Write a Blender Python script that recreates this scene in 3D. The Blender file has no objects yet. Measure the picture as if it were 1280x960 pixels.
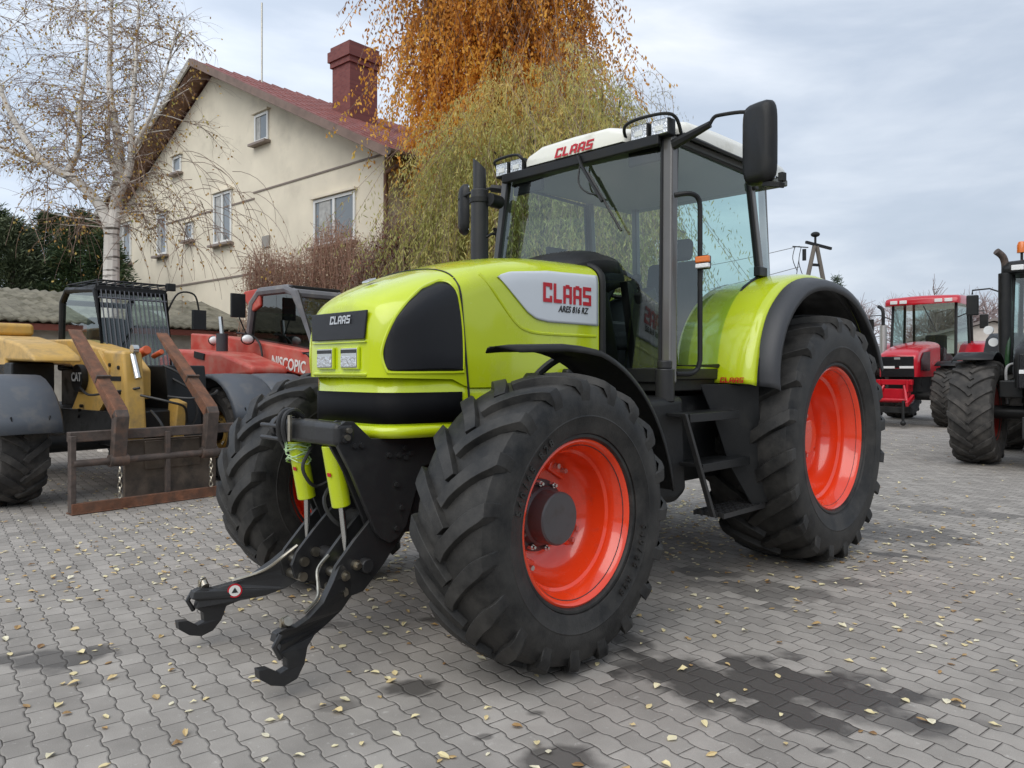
import bpy, bmesh, math, random
from mathutils import Vector, Matrix, noise as mnoise
R_ = math.radians
PI = math.pi
sc = bpy.context.scene
COL = sc.collection
random.seed(7)

# ------------------------------------------------------------------ materials
def nodemat(name):
    m = bpy.data.materials.new(name); m.use_nodes = True
    nt = m.node_tree; b = nt.nodes['Principled BSDF']
    return m, nt, b
def N(nt, t, **kw):
    n = nt.nodes.new(t)
    for k, v in kw.items(): setattr(n, k, v)
    return n
def mat(name, col, rough=.5, metal=0, coat=0, var=.0, vscale=4, bump=0, bscale=40, dirt=None, dscale=3, dlo=.5, dhi=.7, spec=.5, trans=0):
    m, nt, b = nodemat(name); L = nt.links.new
    b.inputs['Roughness'].default_value = rough; b.inputs['Metallic'].default_value = metal
    b.inputs['Coat Weight'].default_value = coat; b.inputs['Coat Roughness'].default_value = .06
    b.inputs['Specular IOR Level'].default_value = spec
    b.inputs['Transmission Weight'].default_value = trans
    c4 = (*col, 1); b.inputs['Base Color'].default_value = c4
    tc = N(nt, 'ShaderNodeTexCoord'); src = None
    if var:
        n = N(nt, 'ShaderNodeTexNoise'); n.inputs['Scale'].default_value = vscale; n.inputs['Detail'].default_value = 5
        L(tc.outputs['Object'], n.inputs['Vector'])
        r = N(nt, 'ShaderNodeMapRange'); r.inputs[3].default_value = 1-var; r.inputs[4].default_value = 1+var
        r.inputs[1].default_value = .3; r.inputs[2].default_value = .7
        L(n.outputs['Fac'], r.inputs[0])
        mu = N(nt, 'ShaderNodeVectorMath', operation='SCALE'); mu.inputs[0].default_value = col
        L(r.outputs[0], mu.inputs['Scale']); src = mu.outputs[0]
    if dirt:
        n = N(nt, 'ShaderNodeTexNoise'); n.inputs['Scale'].default_value = dscale; n.inputs['Detail'].default_value = 8; n.inputs['Roughness'].default_value = .65
        L(tc.outputs['Object'], n.inputs['Vector'])
        r = N(nt, 'ShaderNodeMapRange'); r.inputs[1].default_value = dlo; r.inputs[2].default_value = dhi
        L(n.outputs['Fac'], r.inputs[0])
        mx = N(nt, 'ShaderNodeMix', data_type='RGBA'); mx.inputs[6].default_value = c4; mx.inputs[7].default_value = (*dirt, 1)
        if src: L(src, mx.inputs[6])
        L(r.outputs[0], mx.inputs[0]); src = mx.outputs[2]
        rr = N(nt, 'ShaderNodeMapRange'); rr.inputs[3].default_value = rough; rr.inputs[4].default_value = min(1, rough+.35)
        L(r.outputs[0], rr.inputs[0]); L(rr.outputs[0], b.inputs['Roughness'])
    if src: L(src, b.inputs['Base Color'])
    if bump:
        n = N(nt, 'ShaderNodeTexNoise'); n.inputs['Scale'].default_value = bscale; n.inputs['Detail'].default_value = 4
        L(tc.outputs['Object'], n.inputs['Vector'])
        bp = N(nt, 'ShaderNodeBump'); bp.inputs['Strength'].default_value = bump; bp.inputs['Distance'].default_value = .01
        L(n.outputs['Fac'], bp.inputs['Height']); L(bp.outputs[0], b.inputs['Normal'])
    return m
def glassmat(name, tint, refl=.08, rough=.02):
    m = bpy.data.materials.new(name); m.use_nodes = True; nt = m.node_tree
    nt.nodes.clear(); L = nt.links.new
    out = N(nt, 'ShaderNodeOutputMaterial'); tr = N(nt, 'ShaderNodeBsdfTransparent'); tr.inputs[0].default_value = (*tint, 1)
    gl = N(nt, 'ShaderNodeBsdfGlossy'); gl.inputs['Roughness'].default_value = rough; gl.inputs[0].default_value = (.95, 1, .98, 1)
    lw = N(nt, 'ShaderNodeFresnel'); ge = N(nt, 'ShaderNodeNewGeometry')      # thin pane: same reflectance from both sides
    io = N(nt, 'ShaderNodeMapRange'); io.inputs[3].default_value = 1.5; io.inputs[4].default_value = 1/1.5
    L(ge.outputs['Backfacing'], io.inputs[0]); L(io.outputs[0], lw.inputs[0])
    ma = N(nt, 'ShaderNodeMath', operation='ADD', use_clamp=True); ma.inputs[1].default_value = refl
    mx = N(nt, 'ShaderNodeMixShader')
    L(lw.outputs[0], ma.inputs[0]); L(ma.outputs[0], mx.inputs[0]); L(tr.outputs[0], mx.inputs[1]); L(gl.outputs[0], mx.inputs[2]); L(mx.outputs[0], out.inputs[0])
    return m
def leafmat(name, stops, rough=.6, trl=.25):
    m, nt, b = nodemat(name); L = nt.links.new
    at = N(nt, 'ShaderNodeAttribute'); at.attribute_name = 'rnd'
    cr = N(nt, 'ShaderNodeValToRGB'); e = cr.color_ramp.elements
    while len(e) < len(stops): e.new(.5)
    for i, (p, c) in enumerate(stops): e[i].position = p; e[i].color = (*c, 1)
    L(at.outputs['Fac'], cr.inputs[0]); L(cr.outputs[0], b.inputs['Base Color'])
    b.inputs['Roughness'].default_value = rough
    if trl:
        t = N(nt, 'ShaderNodeBsdfTranslucent'); mx = N(nt, 'ShaderNodeMixShader'); mx.inputs[0].default_value = trl
        L(cr.outputs[0], t.inputs[0]); L(b.outputs[0], mx.inputs[1]); L(t.outputs[0], mx.inputs[2])
        L(mx.outputs[0], nt.nodes['Material Output'].inputs[0])
    return m

LIME = mat('lime_paint', (.53, .64, .009), .26, coat=.8, var=.05, vscale=2, bump=.03, bscale=3, dirt=(.44, .50, .06), dscale=5, dlo=.55, dhi=.85)
WHITE = mat('white_paint', (.78, .78, .75), .3, coat=.4, dirt=(.5, .5, .45), dscale=6, dlo=.62, dhi=.9)
DECAL = mat('silver_white_decal', (.62, .66, .70), .35, coat=.2)
ROOFW = mat('roof_white', (.80, .79, .72), .4, coat=.2, dirt=(.5, .48, .4), dscale=4, dlo=.55, dhi=.8)
REDRIM = mat('orange_red_rim_paint', (.84, .055, .010), .25, coat=.8, var=.06, dirt=(.55, .05, .02), dscale=9, dlo=.58, dhi=.85)
BLACK = mat('black_plastic', (.011, .0115, .012), .42, bump=.12, bscale=150, dirt=(.022, .022, .021), dscale=5, spec=.35)
GLOSSBLACK = mat('gloss_black', (.008, .008, .009), .12, coat=.3)
GRILLE = mat('black_grille_mesh', (.007, .007, .009), .25, bump=.25, bscale=500, spec=.4)
HUBG = mat('grey_hub_paint', (.075, .075, .078), .35, bump=.05, bscale=40, dirt=(.07, .065, .06), dscale=12)
DARKST = mat('dark_painted_steel', (.026, .026, .027), .36, bump=.08, bscale=60, dirt=(.035, .035, .032), dscale=7, dlo=.5, dhi=.8, spec=.4)
GREYPL = mat('grey_plastic_extension', (.045, .047, .052), .5, bump=.1, bscale=200)
PILLAR = mat('cab_pillar_paint', (.10, .095, .09), .3, coat=.3, var=.1)
CHROME = mat('bright_steel', (.62, .62, .6), .22, 1)
ZINC = mat('zinc_steel', (.5, .46, .38), .35, 1, var=.2, vscale=30)
REDTXT = mat('red_lettering', (.48, .006, .018), .4)
BLKTXT = mat('black_lettering', (.02, .02, .02), .5)
WHTTXT = mat('white_lettering', (.75, .74, .7), .5)
SILTXT = mat('silver_lettering', (.55, .55, .55), .3, .6)
AMBER = mat('amber_plastic', (.75, .18, .02), .25, coat=.5)
WLENS = mat('clear_lamp_lens', (.80, .81, .80), .12, coat=.8, bump=.5, bscale=90)
INTER = mat('grey_interior', (.10, .10, .105), .6, bump=.1)
INTERL = mat('light_interior_lining', (.15, .155, .15), .7)
SEAT = mat('seat_fabric', (.035, .04, .045), .9, bump=.3, bscale=200)
RED = mat('faded_red_paint', (.52, .055, .035), .45, coat=.15, var=.15, dirt=(.44, .20, .15), dscale=4, dlo=.42, dhi=.75)
CRIM = mat('crimson_paint', (.48, .008, .02), .25, coat=.5, var=.1)
YEL = mat('mustard_yellow_paint', (.62, .38, .09), .45, coat=.1, var=.14, dirt=(.30, .21, .10), dscale=4, dlo=.45, dhi=.7)
RUST = mat('rusty_brown_steel', (.20, .085, .045), .75, var=.3, vscale=10, bump=.4, bscale=40, dirt=(.09, .06, .045), dscale=9, dlo=.4, dhi=.7)
RUSTD = mat('dark_rusty_steel', (.085, .065, .055), .7, var=.3, vscale=12, bump=.4, bscale=40, dirt=(.16, .09, .06), dscale=6, dlo=.5, dhi=.75)
GUARDG = mat('grey_blue_mudguard_plastic', (.075, .085, .10), .5, bump=.1, bscale=60, dirt=(.13, .13, .13), dscale=5)
GREEN = mat('dark_green_paint', (.008, .045, .012), .3, coat=.5)
HOSE = mat('rubber_hose', (.02, .02, .02), .5)
WIRE = mat('pale_green_cord', (.45, .62, .35), .6)
GL_F = glassmat('tinted_windscreen_glass', (.74, .80, .77), .05)
GL_R = glassmat('far_tinted_glass', (.70, .84, .80), -.02)
GL_S = glassmat('tinted_side_glass', (.68, .84, .82), .05)
GL_D = glassmat('dark_side_glass', (.15, .22, .18), .06)
MIRR = mat('mirror_glass', (.7, .72, .75), .05, 1)

def rubber():
    m, nt, b = nodemat('tyre_rubber'); L = nt.links.new
    tc = N(nt, 'ShaderNodeTexCoord')
    n = N(nt, 'ShaderNodeTexNoise'); n.inputs['Scale'].default_value = 5; n.inputs['Detail'].default_value = 8; n.inputs['Roughness'].default_value = .7
    L(tc.outputs['Object'], n.inputs['Vector'])
    cr = N(nt, 'ShaderNodeValToRGB'); e = cr.color_ramp.elements
    e[0].position = .35; e[0].color = (.008, .0085, .009, 1); e[1].position = .74; e[1].color = (.058, .055, .050, 1); b.inputs['Specular IOR Level'].default_value = .35
    L(n.outputs['Fac'], cr.inputs[0]); L(cr.outputs[0], b.inputs['Base Color'])
    n2 = N(nt, 'ShaderNodeTexNoise'); n2.inputs['Scale'].default_value = 120; n2.inputs['Detail'].default_value = 4
    L(tc.outputs['Object'], n2.inputs['Vector'])
    bp = N(nt, 'ShaderNodeBump'); bp.inputs['Strength'].default_value = .25; bp.inputs['Distance'].default_value = .004
    L(n2.outputs['Fac'], bp.inputs['Height']); L(bp.outputs[0], b.inputs['Normal'])
    r = N(nt, 'ShaderNodeMapRange'); r.inputs[3].default_value = .38; r.inputs[4].default_value = .7
    L(n.outputs['Fac'], r.inputs[0]); L(r.outputs[0], b.inputs['Roughness'])
    return m
RUB = rubber()
RUBD = mat('dusty_tyre_rubber', (.034, .032, .03), .8, var=.25, vscale=8, bump=.2, bscale=60, dirt=(.11, .10, .09), dscale=4, dlo=.45, dhi=.75)

# ------------------------------------------------------------------ mesh helpers
class MB:
    def __init__(s): s.bm = bmesh.new()
    def box(s, c, size, rot=None, M=None):
        m = Matrix.Translation(c)
        if rot: m = m @ (Matrix.Rotation(rot[2], 4, 'Z') @ Matrix.Rotation(rot[1], 4, 'Y') @ Matrix.Rotation(rot[0], 4, 'X'))
        m = m @ Matrix.Diagonal((*size, 1))
        if M: m = M @ m
        bmesh.ops.create_cube(s.bm, size=1, matrix=m); return s
    def cyl(s, a, b, r, r2=None, n=16):
        a = Vector(a); b = Vector(b); d = b-a
        q = d.to_track_quat('Z', 'Y').to_matrix().to_4x4()
        bmesh.ops.create_cone(s.bm, cap_ends=True, segments=n, radius1=r, radius2=r if r2 is None else r2, depth=d.length, matrix=Matrix.Translation((a+b)/2) @ q); return s
    def tube(s, pts, r, n=8, closed=False):
        pts = [Vector(p) for p in pts]; k = len(pts); rings = []
        rr = r if isinstance(r, (list, tuple)) else [r]*k
        up = None
        for i, p in enumerate(pts):
            if closed: t = (pts[(i+1) % k]-pts[i-1])
            else: t = pts[min(i+1, k-1)]-pts[max(i-1, 0)]
            t = t.normalized() if t.length > 1e-9 else Vector((0, 0, 1))
            if up is None: up = Vector((0, 0, 1)) if abs(t.z) < .9 else Vector((1, 0, 0))
            x = t.cross(up)
            if x.length < 1e-4: x = t.cross(Vector((0, 1, 0)))
            x.normalize(); y = x.cross(t).normalized(); up = y
            rings.append([s.bm.verts.new(p + (x*math.cos(a)+y*math.sin(a))*rr[i]) for a in [2*PI*j/n for j in range(n)]])
        m = k if closed else k-1
        for i in range(m):
            A, B = rings[i], rings[(i+1) % k]
            for j in range(n): s.bm.faces.new((A[j], A[(j+1) % n], B[(j+1) % n], B[j]))
        if not closed and n > 2:
            s.bm.faces.new(rings[0][::-1]); s.bm.faces.new(rings[-1])
        return s
    def prism(s, poly, off, fn=None):
        """poly: list of 3D points (planar), extruded by vector off"""
        a = [s.bm.verts.new(p) for p in poly]; o = Vector(off)
        b = [s.bm.verts.new(Vector(p)+o) for p in poly]; n = len(a)
        s.bm.faces.new(a); s.bm.faces.new(b[::-1])
        for i in range(n): s.bm.faces.new((a[i], b[i], b[(i+1) % n], a[(i+1) % n]))
        return s
    def lathe(s, prof, n=48, axis='Y', c=(0, 0, 0), closed=False):
        """prof: (r, h) list; axis of revolution"""
        c = Vector(c); rings = []
        for r, h in prof:
            ring = []
            for j in range(n):
                a = 2*PI*j/n; u, v = r*math.cos(a), r*math.sin(a)
                p = {'Y': (u, h, v), 'Z': (u, v, h), 'X': (h, u, v)}[axis]
                ring.append(s.bm.verts.new(c+Vector(p)))
            rings.append(ring)
        k = len(prof)
        for i in range(k if closed else k-1):
            A, B = rings[i], rings[(i+1) % k]
            for j in range(n): s.bm.faces.new((A[j], A[(j+1) % n], B[(j+1) % n], B[j]))
        if not closed:
            for rg, (r, h) in ((rings[0], prof[0]), (rings[-1], prof[-1])):
                if r < .02: bmesh.ops.pointmerge(s.bm, verts=rg, merge_co=c+Vector({'Y': (0, h, 0), 'Z': (0, 0, h), 'X': (h, 0, 0)}[axis]))
        return s
    def ball(s, c, r, sz=(1, 1, 1), n=12):
        bmesh.ops.create_uvsphere(s.bm, u_segments=n, v_segments=max(6, n//2+1), radius=r, matrix=Matrix.Translation(c) @ Matrix.Diagonal((*sz, 1))); return s
    def grid(s, rows):
        vs = [[s.bm.verts.new(p) for p in row] for row in rows]
        for i in range(len(vs)-1):
            for j in range(len(vs[i])-1): s.bm.faces.new((vs[i][j], vs[i][j+1], vs[i+1][j+1], vs[i+1][j]))
        return s
    def quad(s, a, b, c, d):
        s.bm.faces.new([s.bm.verts.new(p) for p in (a, b, c, d)]); return s
    def build(s, name, m, parent=None, bevel=0, smooth=True, seg=2, angle=35, solid=0, solid_off=0, fix=True, sub=0):
        me = bpy.data.meshes.new(name)
        if fix: bmesh.ops.recalc_face_normals(s.bm, faces=s.bm.faces)
        s.bm.to_mesh(me); s.bm.free(); me.materials.append(m)
        o = bpy.data.objects.new(name, me); COL.objects.link(o)
        if parent: o.parent = parent
        if smooth:
            me.polygons.foreach_set('use_smooth', [True]*len(me.polygons))
            try: me.set_sharp_from_angle(angle=R_(angle))
            except Exception: pass
        if solid:
            md = o.modifiers.new('s', 'SOLIDIFY'); md.thickness = solid; md.offset = solid_off
        if sub:
            md = o.modifiers.new('u', 'SUBSURF'); md.levels = sub; md.render_levels = sub
        if bevel:
            md = o.modifiers.new('b', 'BEVEL'); md.width = bevel; md.segments = seg; md.limit_method = 'ANGLE'; md.angle_limit = R_(30); md.harden_normals = smooth
        return o
def build_each(mb, name, m, parent=None, gap=.002, **kw):
    """one object per cluster of touching pieces"""
    bm = mb.bm; bm.verts.ensure_lookup_table(); bm.verts.index_update(); seen = {}; isl = []
    for v in bm.verts:
        if v.index in seen: continue
        st = [v]; seen[v.index] = len(isl); mem = []
        while st:
            q = st.pop(); mem.append(q.index)
            for e in q.link_edges:
                o = e.other_vert(q)
                if o.index not in seen: seen[o.index] = len(isl); st.append(o)
        co = [bm.verts[i].co for i in mem]
        isl.append([[min(p[k] for p in co)-gap for k in range(3)], [max(p[k] for p in co)+gap for k in range(3)]])
    n = len(isl); par = list(range(n))
    def fd(i):
        while par[i] != i: i = par[i]
        return i
    for i in range(n):
        for j in range(i+1, n):
            if all(isl[i][0][k] <= isl[j][1][k] and isl[j][0][k] <= isl[i][1][k] for k in range(3)): par[fd(i)] = fd(j)
    out = []
    for r in sorted({fd(i) for i in range(n)}):
        nb = MB(); mp = {}
        for v in bm.verts:
            if fd(seen[v.index]) == r: mp[v.index] = nb.bm.verts.new(v.co)
        for f in bm.faces:
            if f.verts[0].index in mp: nb.bm.faces.new([mp[v.index] for v in f.verts])
        out.append(nb.build(name, m, parent, **kw))
    bm.free(); return out
def thing(name, label, cat, loc=(0, 0, 0), rz=0, group=None):
    o = bpy.data.objects.new(name, None); COL.objects.link(o); o.empty_display_size = .3
    o.location = loc; o.rotation_euler = (0, 0, rz); o['label'] = label; o['category'] = cat
    if group: o['group'] = group
    return o
def part(name, parent):
    o = bpy.data.objects.new(name, None); COL.objects.link(o); o.parent = parent; o.empty_display_size = .1; return o
def tag(o, label=None, cat=None, group=None, kind=None):
    if label: o['label'] = label
    if cat: o['category'] = cat
    if group: o['group'] = group
    if kind: o['kind'] = kind
    return o
def copy_tree(o, parent=None):
    c = o.copy(); COL.objects.link(c)
    c.parent = parent
    for ch in list(o.children): copy_tree(ch, c)
    return c
def text(name, s, size, m, parent, M, bold=0, shear=0, ext=.001, sx=1, space=1):
    cu = bpy.data.curves.new(name, 'FONT'); cu.body = s; cu.size = size; cu.offset = bold; cu.shear = shear; cu.extrude = ext
    cu.align_x = 'CENTER'; cu.align_y = 'CENTER'; cu.space_character = space; cu.resolution_u = 3
    t = bpy.data.objects.new('t', cu); COL.objects.link(t)
    dg = bpy.context.evaluated_depsgraph_get()
    me = bpy.data.meshes.new_from_object(t.evaluated_get(dg)); bpy.data.objects.remove(t)
    me.transform(M @ Matrix.Diagonal((sx, 1, 1, 1))); me.materials.clear(); me.materials.append(m)
    o = bpy.data.objects.new(name, me); COL.objects.link(o)
    if parent: o.parent = parent
    return o
BLK = {'C': [(0, 0, .22, 1), (.22, 0, .78, .2), (.22, .8, .78, 1), (.58, .2, .78, .34), (.58, .66, .78, .8)],
       'L': [(0, 0, .22, 1), (.22, 0, .72, .2)],
       'A': [(0, 0, .22, .92), (.56, 0, .78, .92), (.22, .80, .56, 1), (.22, .32, .56, .48)],
       'S': [(0, 0, .78, .2), (.58, .2, .78, .58), (0, .42, .58, .58), (0, .58, .22, .8), (0, .8, .78, 1)]}
def blocktext(name, s, h, m, parent, M, sx=1, shear=0, gap=.14, th=.0015):
    """square-cut sign lettering, centred"""
    ws = [max(q[2] for q in BLK[ch]) for ch in s]; W = (sum(ws)+gap*(len(s)-1))*h*sx; x = -W/2; b = MB()
    for ch, w in zip(s, ws):
        for x0, y0, x1, y1 in BLK[ch]:
            P = [(x+px_*h*sx+shear*(py_-.5)*h, (py_-.5)*h) for px_, py_ in ((x0, y0), (x1, y0), (x1, y1), (x0, y1))]
            b.prism([M @ Vector((p[0], p[1], 0)) for p in P], (M.to_3x3() @ Vector((0, 0, th))))
        x += (w+gap)*h*sx
    return b.build(name, m, parent, smooth=False)
def frame(o, x, y):
    """matrix placing a flat text: origin o, reading direction x, up y"""
    x = Vector(x).normalized(); y = Vector(y); y = (y - x*y.dot(x)).normalized(); z = x.cross(y)
    return Matrix.Translation(o) @ Matrix((x, y, z)).transposed().to_4x4()
def lerp(a, b, t): return a+(b-a)*t
def interp(tab, x):
    if x <= tab[0][0]: return tab[0][1]
    for (a, u), (b, v) in zip(tab, tab[1:]):
        if x <= b: return u+(v-u)*(x-a)/(b-a)
    return tab[-1][1]
def smoothpath(pts, k=6, closed=False):
    pts = [Vector(p) for p in pts]; n = len(pts); out = []
    rng = range(n if closed else n-1)
    for i in rng:
        if closed: p0, p1, p2, p3 = pts[i-1], pts[i], pts[(i+1) % n], pts[(i+2) % n]
        else: p0, p1, p2, p3 = pts[max(i-1, 0)], pts[i], pts[i+1], pts[min(i+2, n-1)]
        for j in range(k):
            t = j/k
            out.append(.5*((2*p1)+(p2-p0)*t+(2*p0-5*p1+4*p2-p3)*t*t+(3*p1-p0-3*p2+p3)*t**3))
    if not closed: out.append(pts[-1])
    return out

# ------------------------------------------------------------------ wheels
def tyre(parent, R, W, Rb, nl, m, h=.045, sweep=.30, tw=.05, seg=72, turn=0):
    """carcass plus lugs, axis Y, centred on 0, forward = +x"""
    b = MB(); w = W/2; S = R-Rb
    half = [(Rb-.012, .72*w), (Rb+.02, .80*w), (Rb+.028, .865*w), (Rb+.042, .87*w), (Rb+.048, .85*w), (Rb+.14*S, .895*w), (Rb+.28*S, .97*w), (Rb+.37*S, .99*w), (Rb+.385*S, 1.003*w), (Rb+.40*S, .992*w), (Rb+.50*S, 1.0*w), (Rb+.68*S, .985*w), (R-h-.055, .95*w), (R-h-.025, .88*w), (R-h-.008, .70*w), (R-h, .35*w), (R-h+.002, 0)]
    prof = half + [(r, -y) for r, y in half[-2::-1]]
    b.lathe(prof, seg, 'Y')
    def cr(y):   # carcass radius under y
        t = [(0, R-h+.002), (.35*w, R-h), (.70*w, R-h-.008), (.88*w, R-h-.025), (.95*w, R-h-.055)]
        return interp(t, abs(y))
    K = 9
    for sgn in (1, -1):
        for i in range(nl):
            p0 = 2*PI*(i+(.5 if sgn > 0 else 0))/nl
            rings = []
            for k in range(K+1):
                t = k/K
                if k < K-1:
                    tt = k/(K-2); y = lerp(-.055*w, .97*w, tt); rb = cr(y)-.006; rt = R-.036*(tt**3)
                    if k == 0: rt = R-.004
                    ph = p0+sweep*(tt**.82)
                    wd = lerp(tw*.9, tw*1.25, tt)
                elif k == K-1:
                    y = 1.0*w; rb = R-h-.085; rt = R-.066; ph = p0+sweep*1.02; wd = tw*1.3
                # K-th: foot on the sidewall
                else:
                    y = .992*w; rb = R-h-.11; rt = R-h-.06; ph = p0+sweep*1.03; wd = tw*1.2
                # tangent direction of the lug so that its width is measured square to it
                dphi = sweep*.82*max(tt if k < K-1 else 1, .12)**(-.18)/ (1.02*w)*R
                cs = 1/math.sqrt(1+dphi*dphi); sn = dphi*cs
                hw = wd/2; hb = hw*1.25
                ring = []
                for q, (off, rad) in enumerate(((-hb, rb), (-hw, rt), (hw, rt), (hb, rb))):
                    yy = y - off*sn*(1 if k < K-2 else .2); pp = ph + off*cs/R*(1 if k < K-2 else 1.1)
                    if k >= K-1: yy = y if rad == rt or k < K-1 else y-.01
                    if k == K: yy = .985*w if q in (0, 3) else 1.005*w
                    if k == K-1: yy = .97*w if q in (0, 3) else 1.012*w
                    pp += turn
                    ring.append(b.bm.verts.new((rad*math.cos(pp), sgn*yy, rad*math.sin(pp))))
                rings.append(ring)
            for A, B in zip(rings, rings[1:]):
                for j in range(3): b.bm.faces.new((A[j], A[j+1], B[j+1], B[j]))
            b.bm.faces.new(rings[0]); b.bm.faces.new(rings[-1])
    return b.build('tyre', m, parent, smooth=True, angle=28, bevel=.007 if m == RUB else 0)
def arctext(s, size, rad, ang, parent, side, y, m):
    """raised letters following the tyre wall; ang = angle of the text's middle"""
    n = len(s); step = size*.78/rad
    for i, ch in enumerate(s):
        if ch == ' ': continue
        a = ang + side*(i-(n-1)/2)*step
        rd = Vector((math.cos(a), 0, math.sin(a))); tg = Vector((-math.sin(a), 0, math.cos(a)))*side
        text('sidewall_letter', ch, size, m, parent, frame(Vector((rad*math.cos(a), side*y, rad*math.sin(a))), tg, rd), bold=.001, ext=.003)
def wheel(name, parent, loc, R, W, Rb, nl, side, rm, tm, kind='front', turn=0, steer=0):
    """side = +1: outer face towards +y"""
    g = part(name, parent); g.location = loc; g.rotation_euler = (0, 0, steer)
    tyre(g, R, W, Rb, nl, tm, h=.042 if R > .8 else .035, sweep=.34 if R < .8 else .30, tw=.058 if R < .8 else .068, turn=turn)
    s = side; yo = W/2*.80
    b = MB()
    if kind == 'front':
        prof = [(Rb-.014, yo-.07), (Rb+.016, yo-.012), (Rb+.020, yo), (Rb+.010, yo+.006), (Rb-.004, yo-.004), (Rb-.012, yo-.03), (Rb-.03, yo-.05), (Rb-.036, yo-.09), (Rb-.05, yo-.10), (Rb-.058, yo-.17), (Rb-.075, yo-.20), (Rb-.10, yo-.235), (.20, yo-.27), (.15, yo-.27), (.15, yo-.30)]
    else:
        prof = [(Rb-.014, yo-.07), (Rb+.018, yo-.012), (Rb+.022, yo), (Rb+.010, yo+.008), (Rb-.006, yo-.006), (Rb-.014, yo-.05), (Rb-.035, yo-.07), (Rb-.042, yo-.13), (Rb-.062, yo-.145), (Rb-.07, yo-.22), (Rb-.085, yo-.24), (Rb-.10, yo-.31), (Rb-.16, yo-.33), (.22, yo-.27), (.12, yo-.27), (.10, yo-.30)]
    b.lathe([(r, s*y) for r, y in prof], 64, 'Y')
    # inner barrel and back flange
    b.lathe([(r, s*y) for r, y in ((Rb-.058, yo-.17), (Rb-.05, -yo+.08), (Rb-.01, -yo+.03), (Rb+.016, -yo), (Rb+.0, -yo+.02))], 48, 'Y')
    b.build('rim', rm, g, angle=40, fix=True)
    b = MB()
    if kind == 'front':
        yi = yo-.27
        b.lathe([(.175, s*(yi-.06)), (.175, s*(yi+.012)), (.15, s*(yi+.02)), (.14, s*(yi+.05)), (.128, s*(yi+.06)), (.126, s*(yi+.145)), (.118, s*(yi+.152)), (.01, s*(yi+.154))], 40, 'Y')
        b.build('hub', HUBG, g, angle=30)
        b = MB(); nb = 10; rb = .158
        for i in range(nb):
            a = 2*PI*(i+.3)/nb; c = Vector((rb*math.cos(a), s*(yi+.012), rb*math.sin(a))); b.cyl(c, c+Vector((0, s*.035, 0)), .014, n=6); b.cyl(c, c+Vector((0, s*.05, 0)), .008, n=8)
        for i in range(8):
            a = 2*PI*(i//2)/4+(.12 if i % 2 else -.12)+.5; c = Vector(((Rb-.115)*math.cos(a), s*(yo-.237), (Rb-.115)*math.sin(a))); b.cyl(c, c+Vector((0, s*.03, 0)), .013, n=6)
        build_each(b, 'wheel_bolt', CHROME, g, angle=30)
        # raised clamp lugs on disc
        b = MB()
        for i in range(4):
            a = 2*PI*i/4+.5; c = Vector(((Rb-.12)*math.cos(a), s*(yo-.25), (Rb-.12)*math.sin(a)))
            b.box(c, (.07, .03, .13), (0, -a, 0))
        build_each(b, 'rim_bracket', rm, g, bevel=.01)
    else:
        yi = yo-.27
        b.lathe([(.19, s*(yi-.05)), (.19, s*(yi+.01)), (.13, s*(yi+.03)), (.12, s*(yi+.09)), (.01, s*(yi+.10))], 36, 'Y')
        b.build('hub', rm if kind == 'rear' else DARKST, g, angle=30)
        b = MB()
        for i in range(10):
            a = 2*PI*i/10; c = Vector((.155*math.cos(a), s*(yi+.015), .155*math.sin(a))); b.cyl(c, c+Vector((0, s*.04, 0)), .016, n=6)
        for i in range(12):
            a = 2*PI*(i//2)/6+(.1 if i % 2 else -.1)+.2; c = Vector(((Rb-.13)*math.cos(a), s*(yo-.325), (Rb-.13)*math.sin(a))); b.cyl(c, c+Vector((0, s*.03, 0)), .014, n=6)
        build_each(b, 'wheel_bolt', CHROME, g, angle=30)
    return g

# ------------------------------------------------------------------ hood surface
class Hood:
    def __init__(s, zc, ze, w, zb, xs):
        sm = lambda t: [(p[0], p[1]) for p in smoothpath([(x, v, 0) for x, v in t], 4)]
        s.zc, s.ze, s.w, s.zb = sm(zc), sm(ze), sm(w), zb
        s.xs = sorted(set([round(p[0], 4) for t in (s.zc, s.ze, s.w) for p in t if p[0] >= xs[0]]+xs))
    F = [(0, 0), (.2, .02), (.4, .08), (.55, .17), (.66, .28), (.75, .41), (.82, .55), (.88, .72), (.93, .93), (.965, 1.16), (.985, 1.42), (.997, 1.75), (1, 2.1)]
    def sect(s, x):
        zc, ze, w, zb = interp(s.zc, x), interp(s.ze, x), interp(s.w, x), interp(s.zb, x); d = zc-ze
        pts = [(w*a, zc-d*f) for a, f in s.F]; zl = pts[-1][1]
        return pts+[(w, lerp(zl, zb, t)) for t in (.2, .4, .6, .8, 1)]
    def y(s, x, z):
        p = s.sect(x)
        for (y0, z0), (y1, z1) in zip(p, p[1:]):
            if z1 <= z <= z0: return lerp(y0, y1, (z0-z)/(z0-z1) if z0 > z1 else 0)
        return p[-1][0] if z < p[-1][1] else p[0][0]
    def mesh(s, name, m, parent, bottom=True, sub=1):
        b = MB(); rows = []
        for x in s.xs:
            h = s.sect(x); rows.append([(x, y, z) for y, z in h[::-1]]+[(x, -y, z) for y, z in h[1:]])
        b.grid(rows)
        b.bm.verts.ensure_lookup_table(); n = len(rows[0]); k = len(rows)
        b.bm.faces.new([b.bm.verts[j] for j in range(n)])
        b.bm.faces.new([b.bm.verts[(k-1)*n+j] for j in range(n)][::-1])
        return b.build(name, m, parent, angle=50, bevel=0)
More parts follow.
